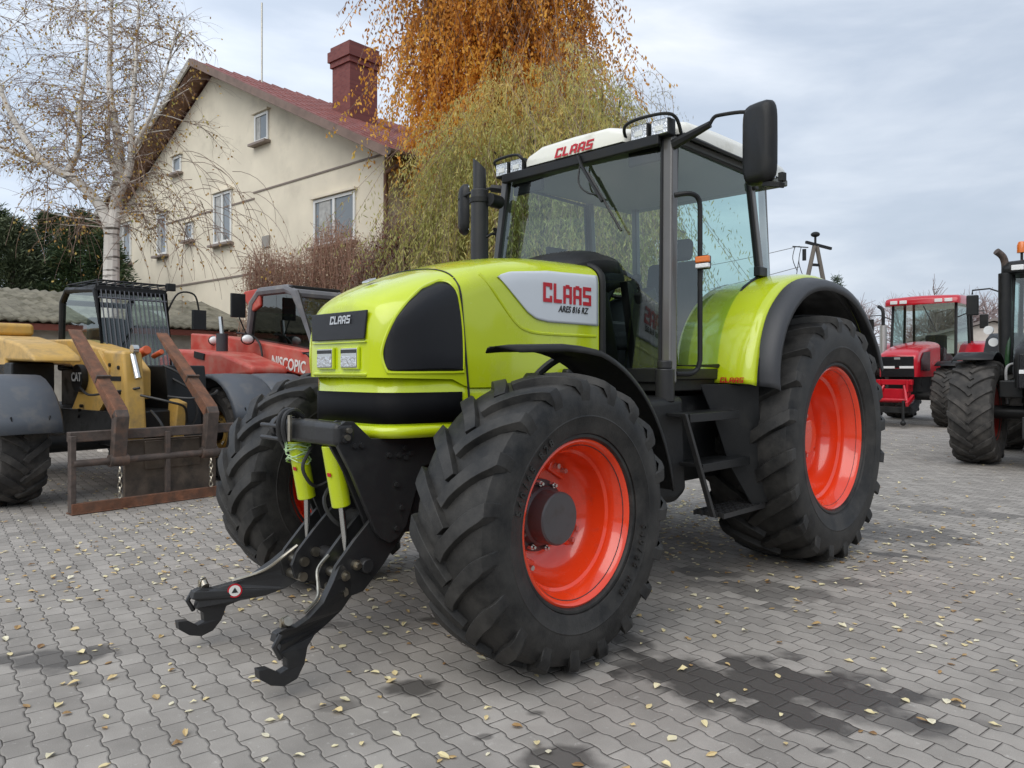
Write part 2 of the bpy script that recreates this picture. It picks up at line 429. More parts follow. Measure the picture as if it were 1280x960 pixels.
def patch(hood, name, m, parent, top, bot, x0, x1, side=1, eps=.006, nx=14, nz=8, th=.006):
    """panel lying on the hood's side between curves top(x) and bot(x)"""
    b = MB(); rows = []
    for i in range(nx+1):
        x = lerp(x0, x1, i/nx); a, c = interp(bot, x), interp(top, x); row = []
        for j in range(nz+1):
            z = lerp(a, c, j/nz); row.append((x, side*(hood.y(x, z)+eps), z))
        rows.append(row)
    b.grid(rows)
    return b.build(name, m, parent, solid=th, solid_off=-1 if side > 0 else -1, angle=50)

# ================================================================== MAIN TRACTOR (local x forward, y to its left, z up)
T = thing('tractor', 'large lime green tractor with orange-red wheels and white cab roof, parked in the foreground', 'tractor', (1.511, 6.277, 0), R_(225))
XF = 2.84
for s in (1, -1):
    fwh = wheel('front_wheel', T, (XF, .955 if s > 0 else -1.02, .69), .692, .47, .365, 19, s, REDRIM, RUB, 'front', turn=.05*s)
    if s > 0:
        for an in (.62, 3.7): arctext('540/65 R28', .050, .452, an, fwh, 1, .2315, RUB)
    wheel('rear_wheel', T, (0, s*.90, .90), .905, .66, .500, 20, s, REDRIM, RUB, 'rear', turn=.1)
# --- hood
SLOT = mat('matt_black_slot', (.004, .004, .005), .6, spec=.15)
H1 = Hood([(1.8, 2.085), (2.3, 2.07), (2.65, 2.025), (2.95, 1.945), (3.15, 1.875), (3.28, 1.815), (3.35, 1.77), (3.385, 1.735), (3.395, 1.70)],
          [(1.8, 2.0), (2.3, 1.985), (2.65, 1.94), (2.95, 1.85), (3.15, 1.765), (3.28, 1.70), (3.35, 1.66), (3.395, 1.61)],
          [(1.8, .455), (2.6, .45), (2.95, .435), (3.15, .42), (3.25, .40), (3.32, .372), (3.36, .34), (3.385, .30), (3.395, .27)],
          [(1.8, 1.30), (2.9, 1.30), (3.0, 1.345), (3.40, 1.355)],
          [1.83, 1.95, 2.1, 2.3, 2.5, 2.65, 2.8, 2.87, 2.93, 3.0, 3.08, 3.15, 3.2, 3.25, 3.29, 3.32, 3.345, 3.365, 3.38, 3.39, 3.395])
H1.mesh('hood', LIME, T)
b = MB(); rows = []
for x, w in ((1.83, .45), (2.3, .45), (2.9, .43), (3.1, .405), (3.22, .38), (3.30, .345), (3.34, .30), (3.362, .24), (3.37, 0)):
    rows.append([(x, w, z) for z in (1.07, 1.2, 1.38)])
rows += [[(p[0], -p[1], p[2]) for p in r] for r in rows[-2::-1]]
b.grid(rows)
lowhood = b.build('hood_skirt', LIME, T, solid=.02, solid_off=-1, angle=50)
# black slot wrapping round the nose
b = MB(); rows = []
for x, w in ((2.93, .428), (3.1, .405), (3.22, .38), (3.30, .345), (3.34, .30), (3.362, .24), (3.37, 0)):
    rows.append([(x+.004, w+.006 if w else 0, z) for z in (1.125, 1.2, 1.28)])
rows += [[(p[0], -p[1], p[2]) for p in r] for r in rows[-2::-1]]
b.grid(rows); b.build('nose_slot', SLOT, T, solid=.006, solid_off=-1, angle=50)
b = MB()      # lip under the slot, bottom tray
rows = []
for x, w in ((2.93, .43), (3.1, .41), (3.22, .388), (3.31, .35), (3.35, .30), (3.378, .24), (3.385, 0)):
    rows.append([(x, w, 1.055), (x+.006, w+.006 if w else 0, 1.085), (x, w, 1.115)])
rows += [[(p[0], -p[1], p[2]) for p in r] for r in rows[-2::-1]]
b.grid(rows); b.build('nose_lip', LIME, T, solid=.02, solid_off=-1, angle=60)
# side intake (dark, rounded)
TOPI = [(2.925, 1.40), (2.935, 1.60), (2.965, 1.78), (2.985, 1.825), (3.01, 1.845), (3.05, 1.845), (3.15, 1.80), (3.24, 1.73), (3.31, 1.65), (3.35, 1.56), (3.366, 1.47)]
for s in (1, -1):
    patch(H1, 'side_grille', GRILLE, T, [(x, z) for x, z in TOPI], [(2.925, 1.395), (2.95, 1.385), (3.33, 1.385), (3.35, 1.395), (3.366, 1.44)], 2.926, 3.365, s, eps=.006, nx=30, nz=24, th=.012)
    rim_ = [(2.93, 1.40), (2.935, 1.60), (2.962, 1.77), (2.985, 1.825), (3.01, 1.848), (3.05, 1.848), (3.15, 1.803), (3.24, 1.733), (3.31, 1.653), (3.35, 1.563), (3.366, 1.47), (3.35, 1.39), (3.32, 1.38), (3.1, 1.38), (2.95, 1.382)]
    b = MB(); b.tube([(x, s*(H1.y(x, z)+.001), z) for x, z in [(p[0], p[1]) for p in smoothpath([(x, z, 0) for x, z in rim_], 4, True)]], .0085, 6, closed=True); b.build('grille_surround', LIME, T)
    # white decal
    patch(H1, 'decal_panel', DECAL, T, [(1.84, 1.975), (2.3, 1.962), (2.6, 1.93), (2.68, 1.905), (2.70, 1.89)], [(1.84, 1.665), (2.30, 1.668), (2.40, 1.68), (2.47, 1.715), (2.69, 1.895)], 1.845, 2.695, s, eps=.003, nx=30, nz=20, th=.006)
# seam between nose and rear panels
for s in (1, -1):
    b = MB(); pts = []
    for t in range(15):
        x = lerp(2.955, 2.893, t/14); z = lerp(1.87, 1.25, t/14); pts.append((x, s*(H1.y(x, z)+.001), z))
    b.tube(pts, .006, 6); b.build('panel_seam', BLACK, T)
b = MB()
pts = [(2.955, y, H1.sect(2.955)[0][1]+.002) for y in (0,)]
sect = H1.sect(2.955)
pp = [(2.955, y, z+.001) for y, z in sect[:8]]
b.tube([(x, -y, z) for x, y, z in pp[::-1]]+pp[1:], .005, 6); b.build('panel_seam', BLACK, T)
# raised ridge round decal (bulge line)
for s in (1, -1):
    b = MB(); pts = []
    for x, z in smoothpath([(2.83, 1.90, 0), (2.70, 1.80, 0), (2.56, 1.66, 0), (2.47, 1.61, 0), (2.3, 1.60, 0), (1.9, 1.60, 0)], 5) and [(p[0], p[1]) for p in smoothpath([(2.80, 1.90, 0), (2.69, 1.78, 0), (2.56, 1.655, 0), (2.46, 1.612, 0), (2.3, 1.60, 0), (1.86, 1.60, 0)], 5)]:
        pts.append((x, s*(H1.y(x, z)-.006), z))
    b.tube(pts, .012, 8); b.build('hood_ridge', LIME, T)
# front grille badge panel
fx = lambda z: 3.402 - max(0, z-1.60)*.08
b = MB(); b.prism([(fx(1.545)+.0, -.245, 1.545), (fx(1.545), .245, 1.545), (fx(1.69), .262, 1.688), (fx(1.69), -.262, 1.688)], (.010, 0, 0))
gr = b.build('front_grille', GRILLE, T, bevel=.004)
blocktext('badge_lettering', 'CLAAS', .042, SILTXT, gr, frame((fx(1.65)+.012, .03, 1.648), (0, 1, 0), (-.08, 0, 1)), sx=1.0, shear=.12)
b = MB(); b.box((3.397, 0, 1.532), (.022, .50, .008)); b.build('nose_lip', LIME, T, bevel=.003)
HLENS = mat('ribbed_headlamp_glass', (.72, .73, .74), .16, .75, bump=.9, bscale=55)
# headlight pod + lights
for s in (1, -1):
    hl = part('headlight', T)
    b = MB(); b.box((3.404, s*.115, 1.452), (.016, .16, .115)); b.build('lamp_frame', LIME, hl, bevel=.006)
    b = MB(); b.box((3.412, s*.115, 1.4525), (.006, .142, .098)); b.build('reflector', CHROME, hl, bevel=.004)
    b = MB(); b.box((3.4165, s*.115, 1.435), (.004, .136, .055)); b.build('lens', HLENS, hl, bevel=.002)
    b = MB(); b.box((3.4165, s*.115, 1.486), (.003, .136, .018)); b.build('lamp_louvre', DARKST, hl)
b = MB(); b.box((3.39, 0, 1.372), (.03, .50, .02), (0, .3, 0)); b.build('nose_ledge', LIME, T, bevel=.008)
b = MB(); b.prism([(3.24, -.03, 1.85), (3.19, -.035, 1.872), (3.19, .035, 1.872), (3.24, .03, 1.85)], (0, 0, .012)); b.build('hood_badge', CHROME, T, bevel=.004)
# side lettering
def hoodframe(x, z, s=1):
    y = H1.y(x, z)+.0115; y2 = H1.y(x-.2, z)+.0115; z2 = H1.y(x, z+.05)+.0115
    return frame((x, s*y, z), (-.2*s, s*(y2-y)*s, 0) if s > 0 else (.2, -(y-y2), 0), (0, s*(z2-y), .05))
for s in (1, -1):
    blocktext('name_lettering', 'CLAAS', .112, REDTXT, T, hoodframe(2.135, 1.838, s), sx=.87)
    text('model_lettering', 'ARES 816 RZ', .052, BLKTXT, T, hoodframe(2.085, 1.748, s), bold=.001, shear=.25, ext=.001, sx=.92)
# rear black edge of the hood and cowl
b = MB(); sec = [(1.80, y+.004 if y else 0, z+.004) for y, z in H1.sect(1.83)]
b.tube(sec[::-1]+[(x, -y, z) for x, y, z in sec[1:]], .022, 8); b.build('hood_rear_seal', BLACK, T)
b = MB(); b.box((1.76, 0, 1.66), (.10, .84, .70)); b.build('firewall', BLACK, T, bevel=.02)
b = MB(); rows = []
for x, zt, w in ((1.56, 2.17, .42), (1.66, 2.19, .40), (1.78, 2.165, .37), (1.88, 2.10, .33), (1.92, 2.07, .30)):
    rows.append([(x, w*math.cos(a), 2.02+(zt-2.02)*max(0, math.sin(a))**.6) for a in [PI*j/12 for j in range(13)]])
b.grid(rows); b.build('dashboard_cowl', BLACK, T, solid=.01)
# --- engine bay, chassis, axle
b = MB()
b.box((2.35, 0, .98), (1.15, .52, .62)); b.box((2.3, 0, .72), (1.6, .42, .25)); b.box((2.95, 0, .95), (.75, .40, .26))
b.box((1.1, 0, .78), (1.6, .55, .42)); b.cyl((2.0, .30, 1.0), (2.5, .30, 1.0), .09); b.box((2.2, .33, 1.22), (.4, .08, .12))
b.cyl((2.6, .28, .75), (2.6, .40, .75), .09)
b.build('engine_block', DARKST, T, bevel=.02)
b = MB(); b.cyl((XF, -.72, .70), (XF, .72, .70), .085); b.ball((XF, 0, .70), .20, (1, 1.2, 1)); b.box((XF, .70, .70), (.2, .12, .34)); b.box((XF, -.70, .70), (.2, .12, .34)); b.cyl((XF-.2, -.7, .78), (XF-.2, .7, .78), .02)
b.build('front_axle', DARKST, T, bevel=.02)
b = MB(); b.cyl((0, -.72, .90), (0, .72, .90), .14); b.box((0, 0, .85), (.7, .5, .55)); b.build('rear_axle', DARKST, T, bevel=.03)
b = MB(); b.box((-.5, 0, .7), (.5, .35, .3)); b.box((-.75, .3, .6), (.7, .06, .1)); b.box((-.75, -.3, .6), (.7, .06, .1)); b.cyl((-.6, .3, 1.1), (-1.0, .3, .62), .03); b.cyl((-.6, -.3, 1.1), (-1.0, -.3, .62), .03)
build_each(b, 'rear_linkage', DARKST, T, bevel=.01)
# --- front mudguards
for s in (1, -1):
    mg = part('front_mudguard', T)
    rows = []; st = []
    for k in range(20):
        a = R_(lerp(94, -4+0, k/19)+82)            # from just ahead of the top, backwards
        R = .815+.03*max(0, (k-12)/7)**2
        st.append((XF+R*math.cos(a), .705+R*math.sin(a), 0))
    pts = [(3.02, 1.497, 1), (2.93, 1.515, 1)]
    arc = []
    for k in range(18):
        a = R_(lerp(96, 178, k/17)); R = .815+.06*(k/17)**3
        arc.append((XF+R*math.cos(a), .705+R*math.sin(a)))
    path = [(3.12, 1.500), (3.02, 1.508)]+[(x, z) for x, z in arc]
    b = MB(); rows = []
    for i, (x, z) in enumerate(path):
        inn = .80 if i < 2 else .76; out = (.87, .93, 1.0, 1.06, 1.10)[i] if i < 5 else 1.10
        drop = .0 if i < 1 else .035
        # outer lip points towards the wheel centre
        dx, dz = XF-x, .705-z; l = math.hypot(dx, dz); dx, dz = dx/l, dz/l
        rows.append([(x+dx*.03, s*inn, z+dz*.03), (x+dx*.008, s*(inn+.02), z+dz*.008), (x, s*(inn+.06), z), (x, s*(out-.04), z), (x+dx*.008, s*(out-.008), z+dz*.008), (x+dx*drop, s*out, z+dz*drop)])
    b.grid(rows); b.build('guard_shell', BLACK, mg, solid=.008, angle=60)
    b = MB(); b.tube(smoothpath([(2.84, s*.62, 1.02), (2.66, s*.66, 1.32), (2.55, s*.78, 1.46), (2.5, s*.95, 1.465)], 6), .022, 8)
    b.cyl((2.07, s*.78, .98), (2.07, s*1.02, .98), .02)
    build_each(b, 'guard_bracket', BLACK, mg)
# --- front linkage
PL = [(3.589, 1.125), (3.545, 1.15), (3.50, 1.145), (3.401, 1.058), (2.984, 1.035), (2.984, .904), (3.08, .896), (3.19, .60), (3.24, .548), (3.287, .531), (3.34, .56), (3.375, .60), (3.51, .896), (3.585, 1.03)]
fl = part('front_linkage', T)
for s in (1, -1):
    b = MB(); b.prism([(x, s*.265, z) for x, z in PL], (0, s*.03, 0)); b.prism([(x, s*.20, z) for x, z in PL], (0, s*.02, 0))
    b.build('linkage_plate', DARKST, fl, bevel=.004)
    b = MB()
    for x, z in ((3.53, 1.085), (3.555, 1.06), (3.50, 1.03), (3.46, 1.03), (3.24, .965), (3.30, .97), (3.20, .95), (3.205, 1.0), (3.165, .97), (3.255, .82), (3.225, .70), (3.255, .60)):
        b.cyl((x, s*.29, z), (x, s*.312, z), .013, n=6); b.cyl((x, s*.29, z), (x, s*.297, z), .019, n=14)
    build_each(b, 'linkage_bolt', DARKST, fl)
    b = MB()
    for x, z in ((3.535, 1.105), (3.545, 1.072)):
        b.cyl((x, s*.29, z), (x, s*.318, z), .014, n=10)
    build_each(b, 'grease_nipple', ZINC, fl)
b = MB(); b.box((3.545, 0, 1.085), (.115, .60, .115)); b.build('cross_beam', DARKST, fl, bevel=.03, seg=3)
b = MB(); b.cyl((3.55, -.30, 1.09), (3.55, -.345, 1.09), .06); 
for z in (1.10, 1.035): b.cyl((3.60, -.22, z), (3.60, -.44, z), .012)
build_each(b, 'coupling', DARKST, fl, bevel=.005)
b = MB()
for y in (-.19, -.14):
    b.tube(smoothpath([(3.62, y, 1.03), (3.635, y, 1.10), (3.62, y, 1.165), (3.57, y, 1.185), (3.52, y, 1.15)], 5), .014, 8)
build_each(b, 'clamp', DARKST, fl)
b = MB(); b.box((3.628, -.085, 1.10), (.012, .02, .13), (0, .0, .1)); b.build('bright_strip', ZINC, fl)
b = MB(); b.cyl((3.25, -.26, .60), (3.25, .26, .60), .05); b.cyl((3.42, -.30, .44), (3.42, .30, .44), .035); b.box((3.12, 0, .72), (.16, .38, .36)); build_each(b, 'linkage_shaft', DARKST, fl, bevel=.008)
for s in (1, -1):
    cy = part('lift_cylinder', fl)
    b = MB(); b.cyl((3.545, s*.165, 1.03), (3.487, s*.165, .725), .047, n=24); b.build('cylinder_barrel', LIME, cy, bevel=.006)
    b = MB(); b.cyl((3.487, s*.165, .73), (3.468, s*.185, .47), .016, n=14); b.build('cylinder_rod', CHROME, cy)
    b = MB(); b.ball((3.467, s*.185, .46), .033, (1, .8, 1)); b.build('rod_eye', LIME, cy)
    b = MB(); b.box((3.565, s*.165+.015, .885), (.003, .030, .018), (0, .19, 0)); b.build('cylinder_sticker', REDTXT, cy)
    # lower arm: a pair of side plates from the shaft, then the folding claw arm
    la = part('lower_arm', fl)
    up = [(3.163, .661), (3.238, .72), (3.33, .70), (3.47, .57), (3.575, .46), (3.60, .40), (3.58, .33), (3.50, .30), (3.42, .31), (3.30, .42), (3.18, .56)]
    b = MB()
    for y in (.115, .235): b.prism([(x, s*y, z) for x, z in up], (0, s*.022, 0))
    b.box((3.30, s*.185, .50), (.2, .11, .10), (0, .75, 0))
    b.build('arm_bracket', DARKST, la, bevel=.004)
    lo = [(3.42, .43, .20), (3.50, .47, .22), (3.56, .46, .24), (3.62, .40, .28), (3.70, .335, .33), (3.80, .30, .38), (3.88, .285, .41), (3.93, .30, .42), (3.975, .285, .42), (3.985, .25, .42), (3.955, .235, .42), (3.965, .20, .42), (3.93, .17, .42), (3.925, .125, .42), (3.96, .115, .42), (4.01, .15, .42), (4.055, .155, .42), (4.05, .115, .42), (4.00, .075, .42), (3.94, .055, .42), (3.88, .07, .42), (3.84, .12, .41), (3.82, .185, .40), (3.76, .215, .36), (3.66, .225, .30), (3.56, .255, .26), (3.47, .31, .22), (3.42, .37, .20)]
    b = MB(); n = len(lo)
    A = [b.bm.verts.new((x, s*(y-.02), z)) for x, z, y in lo]; B = [b.bm.verts.new((x, s*(y+.025), z)) for x, z, y in lo]
    import mathutils
    tri = mathutils.geometry.tessellate_polygon([[Vector((x, z, 0)) for x, z, y in lo]])
    for t3 in tri:
        b.bm.faces.new([A[i] for i in t3]); b.bm.faces.new([B[i] for i in t3][::-1])
    for i in range(n): b.bm.faces.new((A[i], B[i], B[(i+1) % n], A[(i+1) % n]))
    b.build('claw_arm', DARKST, la, smooth=False, bevel=.003)
    b = MB()
    for x, z, y in ((3.535, .41, .235), (3.545, .335, .235), (3.47, .45, .235)): b.cyl((x, s*(y-.14), z), (x, s*(y+.045), z), .024, n=14); b.cyl((x, s*(y+.045), z), (x, s*(y+.065), z), .014, n=6)
    b.cyl((3.92, s*.40, .30), (3.92, s*.44, .325), .02); b.tube([(3.90, s*.42, .30), (3.915, s*.42, .34), (3.945, s*.42, .335), (3.945, s*.42, .30)], .006, 6)
    build_each(b, 'arm_pin', ZINC, la)
    b = MB(); b.tube([(3.96, s*.42+s*.03, .28), (3.99, s*.45, .235), (3.96, s*.45, .18)], .012, 6); b.build('claw_latch', DARKST, la)
    b = MB(); b.tube(smoothpath([(3.55, s*.15, .49), (3.62, s*.17, .44), (3.66, s*.24, .38), (3.70, s*.30, .345), (3.8, s*.36, .315)], 5), .008, 6); b.build('release_cord', ZINC, la)
# warning sticker on the far arm (seen on its camera side)
ms = frame((3.80, -.330, .270), (-1, .44, 0), (0, 0, 1))
b = MB(); bmesh.ops.create_circle(b.bm, cap_ends=True, radius=.036, segments=24, matrix=ms); st = b.build('warning_sticker', REDTXT, fl, fix=False)
b = MB(); bmesh.ops.create_circle(b.bm, cap_ends=True, radius=.028, segments=24, matrix=ms @ Matrix.Translation((0, 0, .001))); b.build('sticker_disc', WHTTXT, st, fix=False)
b = MB(); bmesh.ops.create_circle(b.bm, cap_ends=True, radius=.018, segments=3, matrix=ms @ Matrix.Translation((0, -.001, .003)) @ Matrix.Rotation(PI/6+PI/2, 4, 'Z')); b.build('sticker_symbol', BLKTXT, st, fix=False)
# loose cord wound on the far cylinder, hoses
b = MB(); pts = []
random.seed(3)
for i in range(60):
    a = i*.9; pts.append((3.54+.065*math.cos(a), -.165+.065*math.sin(a)+random.uniform(-.015, .015), .97+.05*math.sin(i*.37)+random.uniform(-.02, .02)))
b.tube(pts, .003, 4); b.build('binding_cord', WIRE, fl)
b = MB()
b.tube(smoothpath([(3.5, -.05, 1.03), (3.58, -.04, .92), (3.56, -.03, .84), (3.50, -.04, .80), (3.42, -.03, .83)], 6), .009, 6)
b.tube(smoothpath([(3.35, .02, .9), (3.5, .03, .75), (3.46, .1, .62), (3.3, .12, .6)], 6), .011, 6)
build_each(b, 'hydraulic_hose', HOSE, fl)
b = MB(); b.box((3.15, -.33, .62), (.04, .05, .40), (0, -.5, 0)); b.build('red_reflector_bar', mat('dark_red_plastic', (.3, .01, .01), .4), T, bevel=.005)
# --- cab
cab = part('cab', T)
ZB, ZT = 1.33, 2.86
def box_between(b, p, q, wx, wy):
    p = Vector(p); q = Vector(q)
    b.prism([p+Vector((-wx/2, -wy/2, 0)), p+Vector((wx/2, -wy/2, 0)), p+Vector((wx/2, wy/2, 0)), p+Vector((-wx/2, wy/2, 0))], q-p)
for s in (1, -1):
    b = MB(); box_between(b, (1.60, s*.81, ZB-.02), (1.45, s*.725, ZT), .075, .075); b.build('front_pillar', PILLAR, cab, bevel=.015, seg=3)
    b = MB(); box_between(b, (.34, s*.775, 1.98), (.46, s*.735, ZT), .06, .05); b.build('door_pillar', PILLAR, cab, bevel=.01)
    b = MB(); box_between(b, (-.08, s*.62, 1.75), (-.02, s*.60, ZT), .06, .05); b.build('rear_pillar', PILLAR, cab, bevel=.01)
b = MB(); b.box((.98, 0, 1.30), (1.28, 1.60, .08)); b.box((1.0, 0, 1.15), (1.0, .9, .26)); b.build('cab_floor', BLACK, cab, bevel=.01)
b = MB(); b.box((1.615, .63, 1.36), (.06, .32, .09)); b.box((1.615, -.63, 1.36), (.06, .32, .09)); b.box((1.00, .795, 1.365), (1.15, .05, .07)); b.box((1.00, -.795, 1.365), (1.15, .05, .07)); build_each(b, 'cab_sill', BLACK, cab, bevel=.008)
# windscreen with thin frame
wf = lambda z: lerp(1.635, 1.475, (z-1.35)/1.5)
ws = part('windscreen', cab)
b = MB(); rows = []
for z in (1.40, 1.9, 2.4, 2.84):
    hw = lerp(.775, .69, (z-1.4)/1.44); rows.append([(wf(z)+.03*(1-(y/hw)**2), y, z) for y in [hw*(k/8-1) for k in range(17)]])
b.grid(rows); b.build('pane', GL_F, ws)
b = MB(); b.box((1.53, 0, 2.835), (.04, 1.40, .07)); b.build('top_band', BLACK, ws, bevel=.01)
# wiper
wp = part('wiper', cab)
b = MB(); b.tube([(1.56, .06, 2.855), (1.575, .10, 2.78), (1.60, .30, 2.50)], .012, 6); b.tube([(1.575, .16, 2.72), (1.60, .455, 2.285)], .009, 5); b.build('wiper_arm', BLACK, wp)
b = MB(); b.tube(smoothpath([(1.56, .08, 2.80), (1.59, .09, 2.66), (1.60, .17, 2.58), (1.60, .26, 2.55)], 5), .006, 5); b.build('washer_hose', BLACK, wp)
# door (near) and its twin
for s in (1, -1):
    d = part('door', cab)
    poly = [(1.545, 1.42), (1.00, 1.42), (.93, 1.62), (.80, 1.82), (.62, 1.97), (.41, 2.07), (.50, 2.80), (1.42, 2.82)]
    yy = lambda z: s*lerp(.815, .745, (z-1.4)/1.44)
    b = MB(); b.bm.faces.new([b.bm.verts.new((x, yy(z), z)) for x, z in poly]); b.build('door_glass', GL_S if s > 0 else GL_R, d)
    b = MB(); b.tube([(x, yy(z)+s*.004, z) for x, z in poly], .016, 6, closed=True); b.build('door_frame', BLACK, d)
    b = MB(); b.tube(smoothpath([(1.52, s*.80, 2.47), (1.45, s*.87, 2.48), (1.40, s*.90, 2.44), (1.39, s*.90, 2.3)], 4)+[(1.39, s*.90, 1.45)]+smoothpath([(1.40, s*.89, 1.40), (1.45, s*.87, 1.37), (1.55, s*.83, 1.37)], 4), .016, 8); b.build('grab_rail', BLACK, cab)
    b = MB(); b.box((1.40, s*.93, 2.055), (.05, .085, .085)); b.build('indicator_lamp', BLACK, cab, bevel=.01)
    il = COL.objects.get('indicator_lamp')
    b = MB(); b.box((1.418, s*.935, 2.072), (.03, .095, .04)); b.build('amber_lens', AMBER, cab, bevel=.008)
    b = MB(); b.box((1.418, s*.935, 2.032), (.03, .093, .03)); b.build('clear_lens', WLENS, cab, bevel=.008)
    # rear quarter glass
    b = MB(); b.quad((.32, s*.77, 2.08), (-.06, s*.65, 2.05), (.0, s*.63, 2.82), (.45, s*.735, 2.82)); b.build('quarter_glass', GL_S if s > 0 else GL_R, cab)
    b = MB(); b.box((.40, s*.80, 2.10), (.12, .05, .07)); b.box((.44, s*.77, 2.72), (.05, .05, .06)); build_each(b, 'door_hinge', BLACK, cab, bevel=.008)
    # lower front side pane beside the hood is part of the windscreen; beading
    b = MB(); b.tube([(wf(1.42)+.01, s*.77, 1.42), (wf(2.84)+.01, s*.69, 2.84)], .012, 6); b.build('window_seal', BLACK, ws)
b = MB(); b.quad((-.09, -.60, 1.75), (-.09, .60, 1.75), (-.02, .58, 2.82), (-.02, -.58, 2.82)); b.build('rear_window', GL_R, cab)
b = MB(); b.box((-.05, 0, 1.55), (.05, 1.25, .45)); b.build('rear_panel', BLACK, cab, bevel=.01)
# roof
roof = part('cab_roof', cab)
b = MB(); rows = []
def roofring(x, w, z0, z1, r=.05):
    return [(x, y, z) for y, z in ((-w, z0), (-w-.005, lerp(z0, z1, .5)), (-w+.02, z1-.02), (-w+.09, z1), (-.3, z1+.022), (0, z1+.028), (.3, z1+.022), (w-.09, z1), (w-.02, z1-.02), (w+.005, lerp(z0, z1, .5)), (w, z0))]
for x, w, z0, z1 in ((-.22, .60, 2.88, 2.92), (-.20, .66, 2.86, 2.955), (-.12, .74, 2.86, 2.985), (.4, .80, 2.86, 3.0), (1.0, .80, 2.865, 3.0), (1.34, .79, 2.87, 2.99), (1.40, .78, 2.875, 2.965), (1.42, .76, 2.88, 2.93)):
    rows.append(roofring(x, w, z0, z1))
b.grid(rows)
b.bm.verts.ensure_lookup_table(); n = 11
b.bm.faces.new([b.bm.verts[j] for j in range(n)]); b.bm.faces.new([b.bm.verts[(len(rows)-1)*n+j] for j in range(n)])
b.build('roof_shell', ROOFW, roof, angle=60)
b = MB(); rows = []
for x, w, z0, z1 in ((1.36, .50, 2.868, 2.985), (1.48, .47, 2.868, 2.985), (1.525, .45, 2.87, 2.975), (1.545, .44, 2.872, 2.96), (1.552, .43, 2.875, 2.945)):
    rows.append(roofring(x, w, z0, z1))
b.grid(rows); b.bm.verts.ensure_lookup_table()
b.bm.faces.new([b.bm.verts[j] for j in range(n)]); b.bm.faces.new([b.bm.verts[(len(rows)-1)*n+j] for j in range(n)])
b.build('roof_visor', ROOFW, roof, angle=60)
blocktext('roof_lettering', 'CLAAS', .066, REDTXT, roof, frame((1.5565, .02, 2.912), (0, 1, 0), (-.1, 0, 1)), shear=.3, sx=1.15, th=.002)
b = MB(); b.box((.66, 0, 2.845), (1.62, 1.50, .05)); b.build('roof_underside', INTERL, roof, bevel=.01)
b = MB(); b.tube([(-.15, -.72, 2.86), (-.15, .72, 2.86), (.4, .79, 2.86), (1.4, .79, 2.87), (1.43, .5, 2.87), (1.5, .46, 2.86), (1.5, -.46, 2.86), (1.43, -.5, 2.87), (1.4, -.79, 2.87), (.4, -.79, 2.86)], .016, 6, closed=True); b.build('roof_gutter', BLACK, roof)
for s in (1, -1):
    for yo in (.55, .705):
        wl = part('work_lamp', cab)
        b = MB(); b.box((1.50, s*yo, 2.905), (.08, .138, .11)); b.build('lamp_housing', BLACK, wl, bevel=.012)
        b = MB(); b.box((1.543, s*yo, 2.907), (.008, .116, .088)); b.build('lens', HLENS, wl, bevel=.006)
        b = MB(); b.box((1.548, s*yo, 2.900), (.006, .06, .035)); b.build('bulb_reflector', WLENS, wl, bevel=.003)
        b = MB(); b.cyl((1.48, s*yo, 2.86), (1.48, s*yo, 2.89), .015); b.build('lamp_bracket', BLACK, wl)
    b = MB(); b.tube(smoothpath([(1.50, s*.43, 2.88), (1.57, s*.455, 2.93), (1.585, s*.49, 2.965), (1.58, s*.6, 2.98), (1.56, s*.76, 2.975), (1.50, s*.80, 2.95), (1.44, s*.80, 2.86)], 5), .011, 8); b.build('lamp_guard', BLACK, cab)
b = MB(); b.box((1.44, .52, 2.78), (.03, .24, .10)); b.build('sun_visor', BLACK, cab, bevel=.01)
b = MB(); b.box((1.44, -.52, 2.76), (.03, .30, .09)); b.build('sun_visor', BLACK, cab, bevel=.01)
# mirrors
ml = part('mirror_arm', cab)
b = MB(); b.tube([(1.47, .76, 2.80), (1.44, 1.0, 2.88)], [.035, .022], 8); b.tube(smoothpath([(1.44, .99, 2.87), (1.435, 1.02, 2.915), (1.425, 1.06, 2.925), (1.40, 1.20, 2.915), (1.39, 1.235, 2.88), (1.39, 1.24, 2.55)], 5), .012, 8); b.build('arm_tube', BLACK, ml)
for s, nm in ((1, 'wing_mirror'),):
    mr = part(nm, cab); mr.location = (1.385, 1.30, 2.71); mr.rotation_euler = (0, 0, R_(-12))
    b = MB(); rows = []
    for x, w, h in ((-.012, .105, .235), (.0, .108, .24), (.03, .104, .236), (.055, .09, .22), (.068, .07, .19)):
        k = 28; rows.append([(x, w*math.copysign(abs(math.cos(a))**.38, math.cos(a)), h*math.copysign(abs(math.sin(a))**.38, math.sin(a))) for a in [2*PI*j/k for j in range(k+1)]])
    b.grid(rows); b.bm.verts.ensure_lookup_table()
    b.bm.faces.new([b.bm.verts[4*29+j] for j in range(28)])
    bmesh.ops.remove_doubles(b.bm, verts=b.bm.verts, dist=.0005)
    b.build('mirror_shell', BLACK, mr, angle=50)
    b = MB(); b.box((-.008, 0, 0), (.006, .185, .44)); b.build('mirror_glass', MIRR, mr, bevel=.002)
    b = MB(); b.box((.0, .085, -.255), (.05, .12, .03), (-.25, 0, 0)); b.box((0, .145, -.225), (.04, .03, .05)); b.cyl((.0, -.02, -.24), (.0, -.02, -.20), .02); b.build('mirror_foot', BLACK, mr, bevel=.004)
